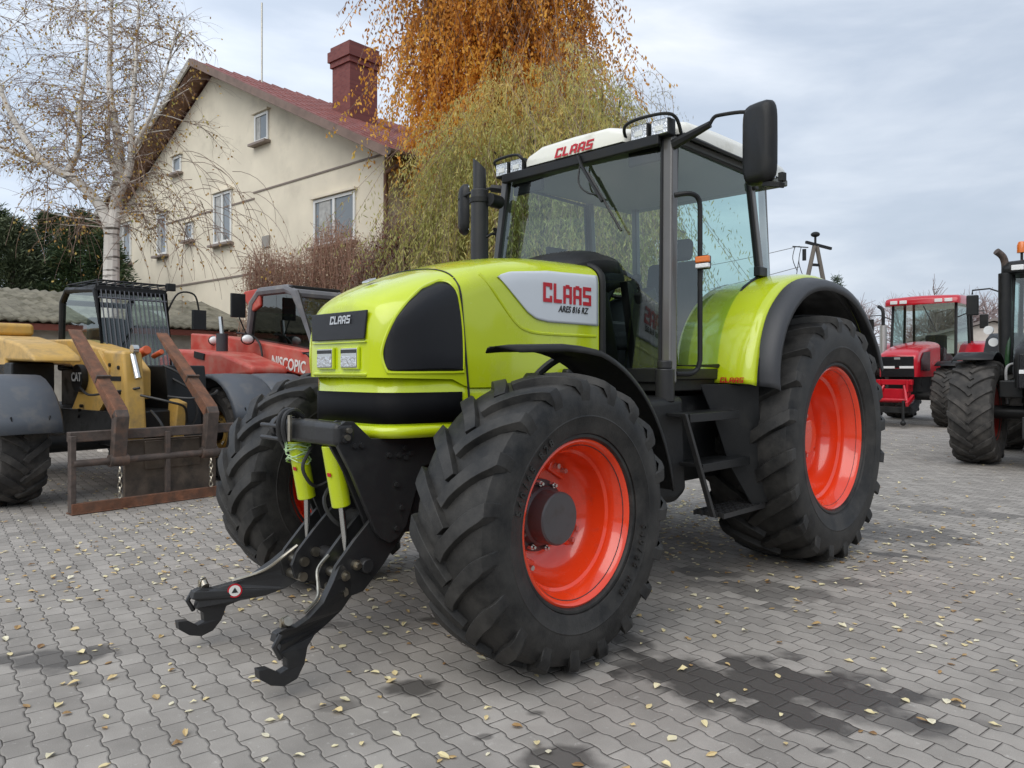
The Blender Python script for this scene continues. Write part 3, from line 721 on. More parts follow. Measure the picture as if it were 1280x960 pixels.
b = MB(); b.tube([(1.46, -.76, 2.78), (1.50, -.86, 2.80)], .03, 8); b.tube(smoothpath([(1.50, -.86, 2.80), (1.50, -1.05, 2.81), (1.46, -1.26, 2.80), (1.45, -1.30, 2.79)], 5), .011, 8); b.tube([(1.45, -1.28, 2.79), (1.45, -1.20, 2.74)], .009, 6); b.build('mirror_arm', BLACK, cab)
mr = part('wing_mirror', cab); mr.location = (1.40, -1.27, 2.71); mr.rotation_euler = (0, 0, R_(-32))
b = MB(); rows = []
for x, w, h in ((-.012, .10, .20), (.0, .10, .205), (.03, .095, .20), (.05, .08, .18), (.06, .06, .15)):
    k = 28; rows.append([(x, w*math.copysign(abs(math.cos(a))**.5, math.cos(a)), h*math.copysign(abs(math.sin(a))**.5, math.sin(a))) for a in [2*PI*j/k for j in range(k+1)]])
b.grid(rows); b.bm.verts.ensure_lookup_table(); b.bm.faces.new([b.bm.verts[4*29+j] for j in range(28)])
b.build('mirror_shell', BLACK, mr, angle=50)
b = MB(); b.box((-.008, 0, 0), (.006, .17, .36)); b.build('mirror_glass', MIRR, mr, bevel=.002)
# exhaust
ex = part('exhaust', T)
b = MB(); b.cyl((1.70, -.78, 1.7), (1.70, -.78, 2.74), .066, n=24); b.build('silencer', DARKST, ex, bevel=.01)
b = MB()
pts = [(1.70, -.78, 2.72), (1.70, -.78, 2.93)]
b.tube([(1.70, -.78, 2.70), (1.70, -.78, 2.86)], .050, 18)
k = 18; lo_ = []; hi_ = []
for j in range(k+1):
    a = 2*PI*j/k; cx, cy2 = .05*math.cos(a), .05*math.sin(a); lo_.append((1.70+cx, -.78+cy2, 2.84)); hi_.append((1.70+cx, -.78+cy2, 2.93-.9*(cy2*.7-cx*.7)))
b.grid([lo_, hi_]); b.build('tailpipe', DARKST, ex)
b = MB(); b.cyl((1.68, -.70, 2.66), (1.55, -.72, 2.66), .05); b.cyl((1.70, -.78, 2.64), (1.70, -.78, 2.68), .075, n=24); b.tube(smoothpath([(1.69, -.72, 2.38), (1.64, -.71, 2.41), (1.58, -.74, 2.42)], 4), .012, 6); build_each(b, 'exhaust_clamp', BLACK, ex, bevel=.003)
# interior
b = MB(); b.box((.55, 0, 1.62), (.50, .50, .14)); b.box((.30, 0, 1.95), (.13, .48, .62), (0, -.12, 0)); b.box((.24, 0, 2.36), (.09, .28, .18), (0, -.1, 0)); b.box((.55, 0, 1.45), (.36, .36, .25)); b.build('driver_seat', SEAT, cab, bevel=.05, seg=3)
b = MB(); b.box((.6, -.36, 1.72), (.5, .16, .10)); b.box((.6, -.58, 1.55), (.9, .28, .5)); b.cyl((.72, -.36, 1.75), (.74, -.36, 1.92), .015); b.ball((.74, -.36, 1.93), .03); b.build('side_console', INTER, cab, bevel=.03)
b = MB(); b.box((1.38, 0, 1.70), (.18, .36, .62), (0, .25, 0)); b.box((1.36, 0, 2.02), (.26, .46, .16), (0, .3, 0)); b.build('dashboard', BLACK, cab, bevel=.05, seg=3)
b = MB(); b.box((1.30, .33, 1.70), (.10, .06, .6), (0, .2, 0)); b.ball((1.26, .33, 2.02), .035); b.build('gear_lever', BLACK, cab)
b = MB(); b.box((.95, -.68, 1.95), (.16, .05, .24)); b.box((.95, -.68, 2.3), (.22, .04, .16)); b.build('side_monitor', BLACK, cab, bevel=.01)
b = MB(); b.box((1.42, .55, 1.62), (.10, .12, .42)); b.box((1.40, .50, 1.88), (.14, .10, .08), (0, .4, 0)); b.box((1.45, -.5, 1.6), (.1, .2, .4)); build_each(b, 'control_pedestal', BLACK, cab, bevel=.02)
b = MB(); rr = Matrix.Translation((1.08, 0, 2.03)) @ Matrix.Rotation(R_(-28), 4, 'Y')
b.tube([rr @ Vector((.20*math.cos(2*PI*i/28), .20*math.sin(2*PI*i/28), 0)) for i in range(28)], .015, 8, closed=True)
for a in (0, 2.1, 4.2): b.tube([rr @ Vector((0, 0, -.02)), rr @ Vector((.2*math.cos(a), .2*math.sin(a), 0))], .011, 6)
b.tube([rr @ Vector((0, 0, -.02)), (1.3, 0, 1.75)], .03, 8); b.build('steering_wheel', BLACK, cab)
# --- rear fenders
FE = [(1.02, 1.30), (1.005, 1.42), (.955, 1.58), (.86, 1.74), (.72, 1.88), (.54, 1.985), (.32, 2.05), (.05, 2.075), (-.25, 2.04), (-.50, 1.95), (-.72, 1.80), (-.86, 1.64)]
EX = [(.955, 1.285), (.96, 1.42), (.92, 1.58), (.83, 1.74), (.70, 1.865), (.53, 1.965), (.32, 2.025), (.05, 2.045), (-.25, 2.01), (-.50, 1.92), (-.72, 1.77), (-.90, 1.585), (-1.0, 1.42)]
FE = [(p[0], p[1]) for p in smoothpath([(x, z, 0) for x, z in FE], 3)]; EX = [(p[0], p[1]) for p in smoothpath([(x, z, 0) for x, z in EX], 3)]
for s in (1, -1):
    fe = part('rear_fender', T)
    b = MB(); rows = []
    for x, z in FE:
        dx, dz = x, z-.9; l = math.hypot(dx, dz); dx /= l; dz /= l
        rows.append([(x-dx*.02, s*.46, z-dz*.02), (x-dx*.0, s*.74, z-dz*.0), (x+dx*.016, s*.765, z+dz*.016), (x+dx*.02, s*.80, z+dz*.02), (x+dx*.012, s*1.0, z+dz*.012), (x, s*1.045, z), (x-dx*.03, s*1.07, z-dz*.03)])
    b.grid(rows); b.build('fender_shell', LIME, fe, solid=.012, angle=50)
    b = MB(); rows = []
    for i, (x, z) in enumerate(EX):
        dx, dz = x, z-.9; l = math.hypot(dx, dz); dx /= l; dz /= l
        rows.append([(x-dx*.01, s*1.03, z-dz*.01), (x+dx*.01, s*1.07, z+dz*.01), (x-dx*.005, s*1.13, z-dz*.005), (x-dx*.02, s*1.165, z-dz*.02), (x-dx*.05, s*1.18, z-dz*.05), (x-dx*.085, s*1.175, z-dz*.085)])
    b.grid(rows); b.build('fender_extension', GREYPL, fe, solid=.01, angle=60)
    b = MB(); b.grid([[(x*.975, s*yq, .9+(z-.9)*.972) for yq in (.45, .75, 1.08)] for x, z in FE]); b.build('fender_liner', BLACK, fe, solid=.004)
    # inner fender wall
    b = MB(); b.bm.faces.new([b.bm.verts.new((x*.98, s*.47, z-.01)) for x, z in FE]+[b.bm.verts.new((-.8, s*.47, 1.3))]); b.build('inner_wall', BLACK, fe, solid=.01)
blocktext('fender_lettering', 'CLAAS', .034, REDTXT, T, frame((1.052, .93, 1.328), (0, 1, 0), (-.05, 0, 1)), shear=.15, sx=1.1)
# --- steps, tank, side gear
stp = part('cab_ladder', T)
b = MB(); b.prism([(1.22, .80, 1.30), (.86, 1.02, 1.30), (.84, 1.02, 1.02), (.75, 1.05, .52), (.90, 1.0, .50), (1.03, .90, .78), (1.10, .84, 1.06)], (0, -.012, 0)); b.build('step_side_plate', BLACK, stp, bevel=.004)
b = MB(); b.prism([(1.75, 1.02, 1.14), (1.725, 1.02, 1.14), (1.40, 1.02, .50), (1.43, 1.02, .50)], (0, -.03, 0)); b.build('step_rail', DARKST, stp, bevel=.003)
for x0, x1, z in ((1.68, 1.10, 1.125), (1.54, .96, .82)):
    b = MB(); b.box(((x0+x1)/2, .91, z), (x0-x1, .20, .022)); b.box(((x0+x1)/2, 1.005, z-.015), (x0-x1, .012, .05)); b.build('step_tread', BLACK, stp, bevel=.003)
b = MB()
for k in range(5): b.box((1.09, .84+.05*k, .50), (.54, .012, .03))
for k in range(8): b.box((.84+.07*k, .94, .50), (.012, .21, .03))
b.build('step_tread', DARKST, stp)
b = MB(); b.box((1.15, .70, .95), (.65, .04, .55)); b.build('step_back_plate', BLACK, stp)
tk = part('fuel_tank', T)
b = MB(); b.prism([(1.90, .52, 1.22), (1.48, .52, 1.24), (1.44, .52, .64), (1.56, .52, .58), (1.78, .52, .60), (1.90, .52, .80)], (0, .33, 0)); b.build('tank_body', BLACK, tk, bevel=.05, seg=4)
b = MB(); b.cyl((1.625, .80, 1.20), (1.625, .80, 1.40), .058, n=24); b.cyl((1.625, .80, 1.40), (1.625, .80, 1.45), .045, n=24); b.build('filler_neck', DARKST, tk, bevel=.008)
b = MB(); b.box((1.2, .5, .9), (.8, .3, .5)); b.build('battery_box', BLACK, T, bevel=.03)
b = MB(); b.box((2.0, .45, 1.25), (.35, .10, .3)); b.build('side_shield', BLACK, T, bevel=.02)
# ================================================================== YELLOW TELEHANDLER (x forward)
def slabprism(b, pts_xz, y0, y1): b.prism([(x, y0, z) for x, z in pts_xz], (0, y1-y0, 0))
def mudcover(parent, loc, s, m):
    b = MB(); rows = []
    for i in range(13):
        a = R_(lerp(12, 150, i/12)); r = .74
        rows.append([(r*math.cos(a)*k2, s*yy, r*math.sin(a)*k2*.98) for yy, k2 in ((-.30, .93), (-.27, .99), (0, 1.0), (.27, .99), (.33, .95), (.345, .80))])
    b.grid(rows)
    o = b.build('mudguard', m, parent, solid=.015, angle=60); o.location = loc
    b = MB(); b.tube([(.68+.0*math.cos(t), s*(-.0+.17*math.cos(t)), .32+.14*math.sin(t)) for t in [PI+PI*j/10 for j in range(11)]], .008, 5)
    p = b.build('moulded_rib', BLACK, o); 
def telehandler(name, label, root, rz, PA, wheelpaint, hw, is_yellow):
    M_ = thing(name, label, 'telehandler', (*root, 0), rz)
    for x in (0, -2.75):
        for s in (1, -1):
            wheel('wheel', M_, (x, s*hw, .60), .60, .46, .30, 16, s, wheelpaint, RUBD, 'simple')
            mudcover(M_, (x, s*hw, .60+.02), s, GUARDG)
    b = MB(); b.box((-1.4, 0, .75), (4.0, .75, .38)); b.cyl((0, -hw, .6), (0, hw, .6), .10); b.cyl((-2.75, -hw, .6), (-2.75, hw, .6), .10); b.build('chassis', BLACK, M_, bevel=.02)
    return M_
YR = (-4.45, 8.75)
Y = telehandler('telehandler', 'mustard yellow telehandler with barred black cab window and rusty forks, at the left edge', YR, R_(-39.3), YEL, YEL, 1.24, True)
# engine cover on the near side
b = MB(); b.prism([(-3.4, -.98, 1.0), (-3.4, -.98, 1.72), (-2.9, -.98, 1.86), (-1.3, -.98, 1.80), (-.45, -.98, 1.68), (-.10, -.98, 1.55), (-.05, -.98, 1.48), (-.9, -.98, 1.50), (-.9, -.98, 1.0)], (0, .50, 0)); b.build('engine_cover', YEL, Y, bevel=.05, seg=3)
b = MB(); b.box((-1.35, -.76, 1.18), (1.3, .44, .60)); b.build('engine_grille', BLACK, Y, bevel=.02)
b = MB(); b.box((-2.2, -.65, 1.90), (.9, .5, .16)); b.build('air_intake', YEL, Y, bevel=.05, seg=3)
# boom and carriage head
b = MB(); b.prism([(-3.6, -.20, 1.50), (-3.6, -.20, 1.82), (-1.2, -.20, 1.78), (-.1, -.20, 1.62), (.25, -.20, 1.40), (.25, -.20, 1.05), (-.3, -.20, 1.25), (-1.2, -.20, 1.45)], (0, .34, 0)); b.build('boom', YEL, Y, bevel=.03)
b = MB(); b.prism([(-.35, -.36, 1.48), (.02, -.36, 1.62), (.30, -.36, 1.40), (.30, -.36, 1.12), (.12, -.36, .98), (-.20, -.36, .74), (-.42, -.36, .70), (-.55, -.36, .66), (-.72, -.36, .62), (-.82, -.36, .68), (-.78, -.36, .85), (-.50, -.36, 1.15)], (0, .05, 0)); b.build('side_plate', YEL, Y, bevel=.008)
b = MB(); b.prism([(.10, -.34, 1.62), (.60, -.34, 1.60), (.68, -.34, 1.05), (.72, -.34, .72), (.62, -.34, .60), (.44, -.34, .72), (.16, -.34, 1.15)], (0, .22, 0)); b.build('boom_head', YEL, Y, bevel=.04)
b = MB(); b.box((.62, .24, .78), (.22, .12, .55), (0, .2, 0)); b.cyl((.66, -.3, .70), (.66, .42, .70), .04); b.build('head_link', YEL, Y, bevel=.02)
b = MB()
for x, z in ((.30, 1.45), (.52, 1.42), (.30, 1.2), (.55, 1.15), (.60, .85), (.50, .75)): b.cyl((x, -.355, z), (x, -.335, z), .022, n=8)
build_each(b, 'head_bolt', BLACK, Y)
b = MB(); b.box((.42, -.342, 1.30), (.30, .008, .05)); b.build('head_slot', BLACK, Y)
b = MB(); b.cyl((.73, -.23, 1.30), (.60, -.23, 1.56), .035); b.cyl((.62, -.25, 1.62), (.62, -.19, 1.62), .05); b.build('tilt_cylinder', CHROME, Y)
b = MB(); b.cyl((-.38, -.43, 1.3), (-.38, -.36, 1.3), .16, n=28); lg = b.build('round_emblem', BLACK, Y, bevel=.005); lg.scale = (1, 1, 1)
text('emblem_lettering', 'CAT', .14, WHTTXT, Y, frame((-.38, -.432, 1.31), (1, 0, 0), (0, 0, 1)), bold=.004)
b = MB()
for x, z in ((-.42, .93), (-.36, .98), (-.44, .86), (.2, 1.35), (.24, 1.2)): b.cyl((x, -.40, z), (x, -.37, z), .02, n=10)
build_each(b, 'plate_bolt', BLACK, Y)
b = MB(); b.cyl((.3, -.05, 1.56), (.55, -.05, 1.62), .05); b.cyl((.42, .08, 1.55), (.62, .08, 1.60), .03); build_each(b, 'red_valve', mat('orange_valve', (.55, .10, .03), .5), Y, bevel=.01)
b = MB()
for pts in ([(-.3, -.42, 1.2), (.1, -.48, 1.12), (.45, -.42, 1.15), (.7, -.2, 1.2)], [(.72, -.2, 1.12), (.95, 0, 1.05), (.9, .2, .98), (.75, .3, .8)], [(.72, .1, 1.1), (.95, .25, 1.08), (.95, .5, 1.12), (.6, .75, 1.15)], [(.75, -.1, .95), (1.0, -.1, .8), (.9, .0, .55), (.7, .1, .5)], [(.3, .25, 1.45), (.6, .35, 1.3), (.7, .45, .9), (.6, .3, .6)], [(.2, .4, 1.3), (.5, .55, 1.1), (.45, .65, .8), (.3, .7, .7)]):
    b.tube(smoothpath(pts, 6), .014, 6)
build_each(b, 'hydraulic_hose', HOSE, Y)
b = MB(); b.prism([(.2, .32, 1.45), (.35, .32, .5), (-.6, .32, .5), (-.8, .32, 1.45)], (0, .5, 0)); b.build('front_frame', BLACK, Y, bevel=.02)
# cab
def teleroof(cabp, PB, xf, xb, y0, y1, zt): pass
yc = part('cab', Y)
cy0, cy1, xf, xb, z0, z1 = .02, .88, -.90, -2.0, 1.50, 2.42
b = MB()
P = [(-.72, 1.42), (-.98, 2.40), (-1.85, 2.45), (-2.02, 2.30), (-2.08, 1.42)]
for y in (cy0, cy1): b.tube([(x, y, z) for x, z in P], .045, 8, closed=True)
for x, z in P: b.tube([(x, cy0, z), (x, cy1, z)], .04, 8)
b.box((-1.42, .45, 2.43), (.95, .90, .06)); b.build('cab_frame', BLACK, yc, bevel=.01)
b = MB(); b.prism([(-.6, cy0, .9), (-.72, cy0, 1.42), (-2.08, cy0, 1.42), (-2.08, cy0, .9)], (0, .86, 0)); b.build('cab_base', BLACK, yc, bevel=.02)
b = MB(); b.bm.faces.new([b.bm.verts.new((x, cy0, z)) for x, z in P]); b.build('side_glass', GL_S, yc)
b = MB(); b.bm.faces.new([b.bm.verts.new((x, cy1, z)) for x, z in P]); b.build('side_glass', GL_S, yc)
b = MB(); b.quad((-.73, cy0, 1.44), (-.73, cy1, 1.44), (-.98, cy1, 2.38), (-.98, cy0, 2.38)); b.build('windscreen', GL_F, yc)
b = MB(); b.box((-1.7, .45, 1.75), (.12, .5, .7)); b.box((-1.5, .45, 1.5), (.4, .5, .15)); b.build('driver_seat', SEAT, yc, bevel=.05)
b = MB()     # window bars
for k in range(15):
    y = lerp(cy0+.04, cy1-.03, k/14); b.tube([(-.66, y, 1.38), (-.93, y, 2.40)], .009, 5)
for z, x in ((1.40, -.67), (2.30, -.91)): b.tube([(x, cy0, z), (x, cy1, z)], .014, 6)
b.build('window_grille', mat('grey_bar_steel', (.13, .13, .14), .35, .6), yc)
b = MB()     # roof rack guard
for x in (-.95, -1.4, -1.85): b.tube([(x, cy0, 2.52), (x, cy1, 2.52)], .012, 5)
for k in range(9): y = lerp(cy0, cy1, k/8); b.tube([(-.90, y, 2.44), (-.95, y, 2.52), (-1.85, y, 2.52)], .010, 5)
b.build('roof_guard', BLACK, yc)
b = MB(); b.box((-.92, cy1+.06, 2.50), (.06, .12, .10)); b.build('work_lamp', BLACK, yc, bevel=.01)
b = MB(); b.tube(smoothpath([(-.95, cy1+.02, 2.15), (-.90, cy1+.15, 2.42), (-.85, cy1+.35, 2.42), (-.85, cy1+.42, 2.2)], 6), .014, 6); b.box((-.85, cy1+.42, 2.08), (.05, .19, .27)); b.build('wing_mirror', BLACK, yc, bevel=.01)
b = MB(); b.tube([(-.69, .15, 1.5), (-.82, .42, 1.95)], .01, 5); b.build('wiper', BLACK, yc)
# fork carriage
fc = part('fork_carriage', Y)
b = MB(); b.box((1.17, 0, .055), (.05, 2.12, .11)); b.box((1.12, 0, .01), (.16, 2.12, .012)); b.build('bottom_rail', RUST, fc, bevel=.006)
b = MB(); b.box((1.10, 0, .745), (.09, 2.12, .10)); b.build('top_rail', RUSTD, fc, bevel=.01)
b = MB(); b.cyl((1.16, -1.04, .49), (1.16, 1.04, .49), .035, n=14)
for y in (-.62, .34): b.cyl((1.16, y-.09, .49), (1.16, y+.09, .49), .06, n=16)
b.build('fork_shaft', RUSTD, fc)
b = MB()
for y in (-1.04, 1.04): b.box((1.14, y, .39), (.08, .05, .74))
b.box((1.16, -.12, .40), (.04, .05, .70)); build_each(b, 'upright', RUSTD, fc, bevel=.006)
b = MB(); b.box((1.0, .0, .36), (.05, 1.0, .62)); b.box((.9, 0, .5), (.3, .6, .3)); b.build('back_plate', mat('brown_steel_plate', (.13, .10, .075), .7, var=.3, vscale=5, bump=.3, dirt=(.05, .045, .04)), fc, bevel=.01)
for y in (-.62, .34):
    tn = part('fork_tine', fc)
    b = MB(); b.prism([(1.19, y-.065, .45), (1.27, y-.065, .93), (1.23, y-.065, 1.00), (1.16, y-.065, .95), (1.10, y-.065, .45)], (0, .13, 0)); b.build('shank', RUSTD, tn, bevel=.008)
    b = MB(); b.prism([(1.27, y-.065, .93), (1.22, y-.065, 1.01), (.10, y-.065, 1.83), (.06, y-.065, 1.84), (.10, y-.065, 1.79), (1.16, y-.065, .90)], (0, .13, 0)); b.build('blade', RUST, tn, bevel=.006)
    b = MB(); b.box((.80, y, 1.30), (.02, .14, .09), (0, .6, 0)); b.build('weld_strap', RUSTD, tn)
b = MB()
for y in (-.64, .32):
    for k in range(6): b.tube([(1.24+.012*math.cos(t), y+(.015*math.cos(t) if k % 2 else 0), .40-.05*k+.03*math.sin(t)) for t in [2*PI*j/8 for j in range(8)]], .006, 4, closed=True)
build_each(b, 'chain', ZINC, fc, gap=.02)

# ================================================================== RED TELEHANDLER
RR = (YR[0]+.63*3.0, YR[1]+.77*3.0)
Rd = telehandler('telehandler', 'faded red telehandler with grey-framed cab, standing just behind the yellow telehandler', RR, R_(-39.3), RED, RED, 1.10, False)
b = MB(); b.prism([(-3.6, -.95, .9), (-3.6, -.95, 1.60), (-3.0, -.95, 1.74), (-1.6, -.95, 1.66), (-.75, -.95, 1.45), (-.75, -.95, 1.32), (-1.2, -.95, 1.30), (-1.2, -.95, .9)], (0, .62, 0)); b.build('engine_cover', RED, Rd, bevel=.06, seg=3)
b = MB(); b.box((-2.2, -.96, 1.62), (.30, .02, .10), (0, .15, 0)); b.build('vent_panel', BLACK, Rd)
b = MB(); b.prism([(-3.9, -.22, 1.70), (-3.9, -.22, 2.05), (-2.6, -.22, 1.95), (-.3, -.22, 1.66), (.7, -.22, 1.50), (.8, -.22, 1.10), (.4, -.22, 1.10), (-.3, -.22, 1.28), (-2.6, -.22, 1.55)], (0, .34, 0)); b.build('boom', RED, Rd, bevel=.03)
text('boom_lettering', 'NISCOPIC', .25, WHTTXT, Rd, frame((-.92, -.226, 1.475), (1, 0, -.12), (.12, 0, 1)), bold=.006, sx=.80)
b = MB(); b.tube([(-2.25, -.55, 1.65), (-2.25, -.55, 1.98)], .09, 14); b.build('exhaust_silencer', GREYPL, Rd)
b = MB(); b.tube([(-2.25, -.55, 1.95), (-2.30, -.55, 2.25)], .035, 10); b.build('exhaust_pipe', CHROME, Rd)
for (x, y, z) in ((-1.75, -.40, 1.88), (-3.1, -.2, 1.9)):
    hl = part('headlight', Rd)
    b = MB(); b.ball((x, y, z), .11, (.6, 1.1, .8)); b.build('lamp_shell', BLACK, hl)
    b = MB(); b.ball((x+.03, y-.02, z), .09, (.6, 1.1, .8)); b.build('lens', WLENS, hl)
rc = part('cab', Rd)
P = [(-.55, 1.66), (-1.08, 2.60), (-1.30, 2.68), (-2.05, 2.68), (-2.28, 2.5), (-2.40, 1.75)]
b = MB()
for y in (.02, .90): b.tube([(x, y, z) for x, z in P], .075, 8, closed=True)
for x, z in P: b.tube([(x, .02, z), (x, .90, z)], .07, 8)
b.build('cab_frame', mat('grey_cab_frame', (.16, .16, .17), .5, dirt=(.25, .24, .22)), rc)
b = MB(); b.box((-1.65, .46, 2.70), (1.05, .94, .06)); b.build('cab_roof', BLACK, rc, bevel=.02)
b = MB(); b.prism([(-2.02, -.02, 2.74), (-2.02, -.02, 2.44), (-2.25, -.02, 2.36), (-2.55, -.02, 2.62), (-2.50, -.02, 2.72)], (0, .96, 0)); b.build('rear_roof_cap', RED, rc, bevel=.03)
b = MB(); b.prism([(-.55, .05, 1.66), (-2.40, .05, 1.75), (-2.4, .05, .9), (-.4, .05, .9)], (0, .85, 0)); b.build('cab_base', RED, rc, bevel=.03)
for y in (.02, .90):
    b = MB(); b.bm.faces.new([b.bm.verts.new((x, y, z)) for x, z in P]); b.build('side_glass', GL_D, rc)
b = MB(); b.quad((-.55, .02, 1.66), (-.55, .90, 1.66), (-1.08, .90, 2.60), (-1.08, .02, 2.60)); b.build('windscreen', GL_F, rc)
b = MB(); b.quad((-2.38, .02, 1.75), (-2.38, .90, 1.75), (-2.28, .90, 2.5), (-2.28, .02, 2.5)); b.build('rear_window', GL_D, rc)
b = MB(); b.box((-1.9, .46, 1.95), (.14, .5, .7)); b.box((-1.7, .46, 1.75), (.4, .5, .14)); b.build('driver_seat', SEAT, rc, bevel=.05)
b = MB(); b.box((-1.95, -.45, 2.42), (.05, .24, .38)); b.tube([(-1.93, -.45, 2.25), (-1.9, -.3, 1.9)], .012, 6); b.build('wing_mirror', BLACK, rc, bevel=.02)
b = MB(); b.tube(smoothpath([(-2.2, -.32, 2.0), (-1.85, -.28, 1.95), (-1.6, -.28, 1.8), (-1.5, -.28, 1.5), (-1.4, -.26, 1.3)], 6), .018, 6); b.build('hydraulic_hose', HOSE, Rd)

# ================================================================== OTHER TRACTORS
def bgtractor(label, loc, rz, PA, roofm, wheelm, Rf=.70, Rr=.92, roofz=3.05, front_kind='front', group=None):
    t = thing('tractor', label, 'tractor', (*loc, 0), rz)
    for s in (1, -1):
        wheel('front_wheel', t, (2.8, s*.95, Rf), Rf, .56, Rf*.52, 18, s, wheelm, RUBD, front_kind)
        wheel('rear_wheel', t, (0, s*.95, Rr), Rr, .62, Rr*.55, 19, s, wheelm, RUBD, 'rear')
    h = Hood([(1.7, 2.02), (2.6, 1.93), (3.1, 1.83), (3.35, 1.74), (3.46, 1.66)], [(1.7, 1.93), (2.6, 1.85), (3.1, 1.76), (3.35, 1.68), (3.46, 1.58)],
             [(1.7, .44), (3.1, .43), (3.35, .42), (3.44, .39), (3.46, .36)], [(1.7, 1.15), (3.46, 1.15)], [1.7, 2.1, 2.6, 3.0, 3.2, 3.35, 3.41, 3.44, 3.46])
    h.mesh('hood', PA, t)
    b = MB(); b.box((3.47, 0, 1.49), (.03, .70, .26)); b.box((3.46, 0, 1.24), (.04, .72, .20)); b.build('front_grille', GRILLE, t, bevel=.02)
    for s in (1, -1):
        b = MB(); b.box((3.485, s*.20, 1.37), (.02, .30, .055)); b.build('headlight', WLENS, t, bevel=.005)
        b = MB(); b.prism([(2.55, s*.435, 1.30), (2.55, s*.435, 1.75), (3.05, s*.44, 1.72), (3.25, s*.44, 1.55), (3.25, s*.44, 1.30)], (0, s*.012, 0)); b.build('side_grille', GRILLE, t)
    b = MB(); b.box((2.2, 0, .95), (2.2, .5, .5)); b.box((.6, 0, .8), (1.6, .6, .5)); b.cyl((2.8, -.8, Rf), (2.8, .8, Rf), .10); b.cyl((0, -.8, Rr), (0, .8, Rr), .15); b.build('chassis', BLACK, t, bevel=.02)
    cb = part('cab', t)
    zt = roofz-.20
    for s in (1, -1):
        b = MB(); b.tube([(1.55, s*.74, 1.45), (1.42, s*.72, zt)], .035, 8); b.tube([(.35, s*.78, 1.5), (.40, s*.74, zt)], .035, 8); b.tube([(-.25, s*.70, 1.7), (-.15, s*.68, zt)], .035, 8); build_each(b, 'cab_pillar', BLACK, cb)
        b = MB(); b.quad((1.55, s*.74, 1.45), (.35, s*.78, 1.5), (.40, s*.74, zt), (1.42, s*.72, zt)); b.build('door_glass', GL_S, cb)
        b = MB(); b.prism([(.95, s*.62, 1.35), (.90, s*.62, 1.62), (.6, s*.62, 1.93), (.2, s*.62, 2.05), (-.3, s*.62, 1.98), (-.7, s*.62, 1.7), (-.72, s*.62, 1.62), (-.3, s*.62, 1.90), (.2, s*.62, 1.98), (.55, s*.62, 1.86), (.82, s*.62, 1.58), (.88, s*.62, 1.35)], (0, s*.62, 0)); b.build('rear_fender', PA, t, smooth=True, angle=40)
        b = MB(); rows = []
        for k in range(12):
            a = R_(lerp(60, 165, k/11)); r = Rf+.11; rows.append([(2.8+r*math.cos(a), s*.70, Rf+r*math.sin(a)), (2.8+r*math.cos(a), s*1.2, Rf+r*math.sin(a)), (2.8+(r-.04)*math.cos(a), s*1.23, Rf+(r-.04)*math.sin(a))])
        b.grid(rows); b.build('front_mudguard', BLACK, t, solid=.012, angle=50)
        mm = part('wing_mirror', cb)
        b = MB(); b.tube([(1.42, s*.74, 2.60), (1.40, s*1.05, 2.74), (1.38, s*1.30, 2.73), (1.38, s*1.30, 2.66)], .014, 6); b.build('mirror_arm', BLACK, mm)
        b = MB(); b.box((1.37, s*1.30, 2.48), (.06, .18, .34)); b.build('mirror_shell', BLACK, mm, bevel=.02)
    b = MB(); b.box((.7, 0, 1.35), (1.7, 1.4, .2)); b.box((-.2, 0, 1.55), (.1, 1.3, .4)); b.box((1.5, 0, 1.6), (.1, .9, .5)); b.build('cab_floor', BLACK, cb, bevel=.02)
    b = MB(); b.quad((1.57, -.74, 1.45), (1.57, .74, 1.45), (1.44, .72, zt), (1.44, -.72, zt)); b.build('windscreen', GL_F, cb)
    b = MB(); b.quad((-.24, -.70, 1.7), (-.24, .70, 1.7), (-.14, .68, zt), (-.14, -.68, zt)); b.build('rear_window', GL_S, cb)
    b = MB(); rows = []
    for x, w, z0, z1 in ((-.30, .70, zt, zt+.10), (-.28, .78, zt-.02, zt+.17), (-.1, .84, zt-.02, zt+.21), (.7, .85, zt-.02, zt+.23), (1.5, .85, zt-.02, zt+.20), (1.66, .84, zt-.02, zt+.16), (1.70, .80, zt, zt+.09)):
        rows.append(roofring(x, w, z0, z1))
    b.grid(rows); b.bm.verts.ensure_lookup_table(); b.bm.faces.new([b.bm.verts[j] for j in range(11)]); b.bm.faces.new([b.bm.verts[66+j] for j in range(11)]); b.bm.faces.new([b.bm.verts[i*11] for i in range(7)]+[b.bm.verts[i*11+10] for i in range(6, -1, -1)])
    b.build('cab_roof', roofm, cb, angle=60)
    for yy in (-.62, -.40, .40, .62):
        b = MB(); b.box((1.705, yy, zt+.07), (.03, .17, .085)); b.build('work_lamp', WLENS, cb, bevel=.01)
    b = MB(); b.box((.35, 0, 1.85), (.14, .5, .75)); b.box((.55, 0, 1.6), (.45, .5, .15)); b.build('driver_seat', SEAT, cb, bevel=.05)
    b = MB(); b.tube([(1.15+.12*math.cos(2*PI*i/20), .19*math.sin(2*PI*i/20), 2.0-.12*math.cos(2*PI*i/20)) for i in range(20)], .015, 6, closed=True); b.box((1.35, 0, 1.75), (.2, .3, .4)); b.build('steering_wheel', BLACK, cb)
    b = MB(); b.tube([(1.46, 0, zt-.03), (1.53, .32, 2.25)], .012, 6); b.build('wiper', BLACK, cb)
    return t
RT = bgtractor('crimson red tractor with black grille and red front linkage, parked in the distance at right', (12.15, 21.35), R_(226), CRIM, CRIM, CRIM, roofz=3.15)
b = MB()
for s in (1, -1):
    b.box((3.62, s*.30, .95), (.35, .05, .28)); b.box((3.85, s*.38, .62), (.5, .06, .10), (0, .35, 0)); b.cyl((3.7, s*.22, .95), (3.95, s*.34, .60), .035)
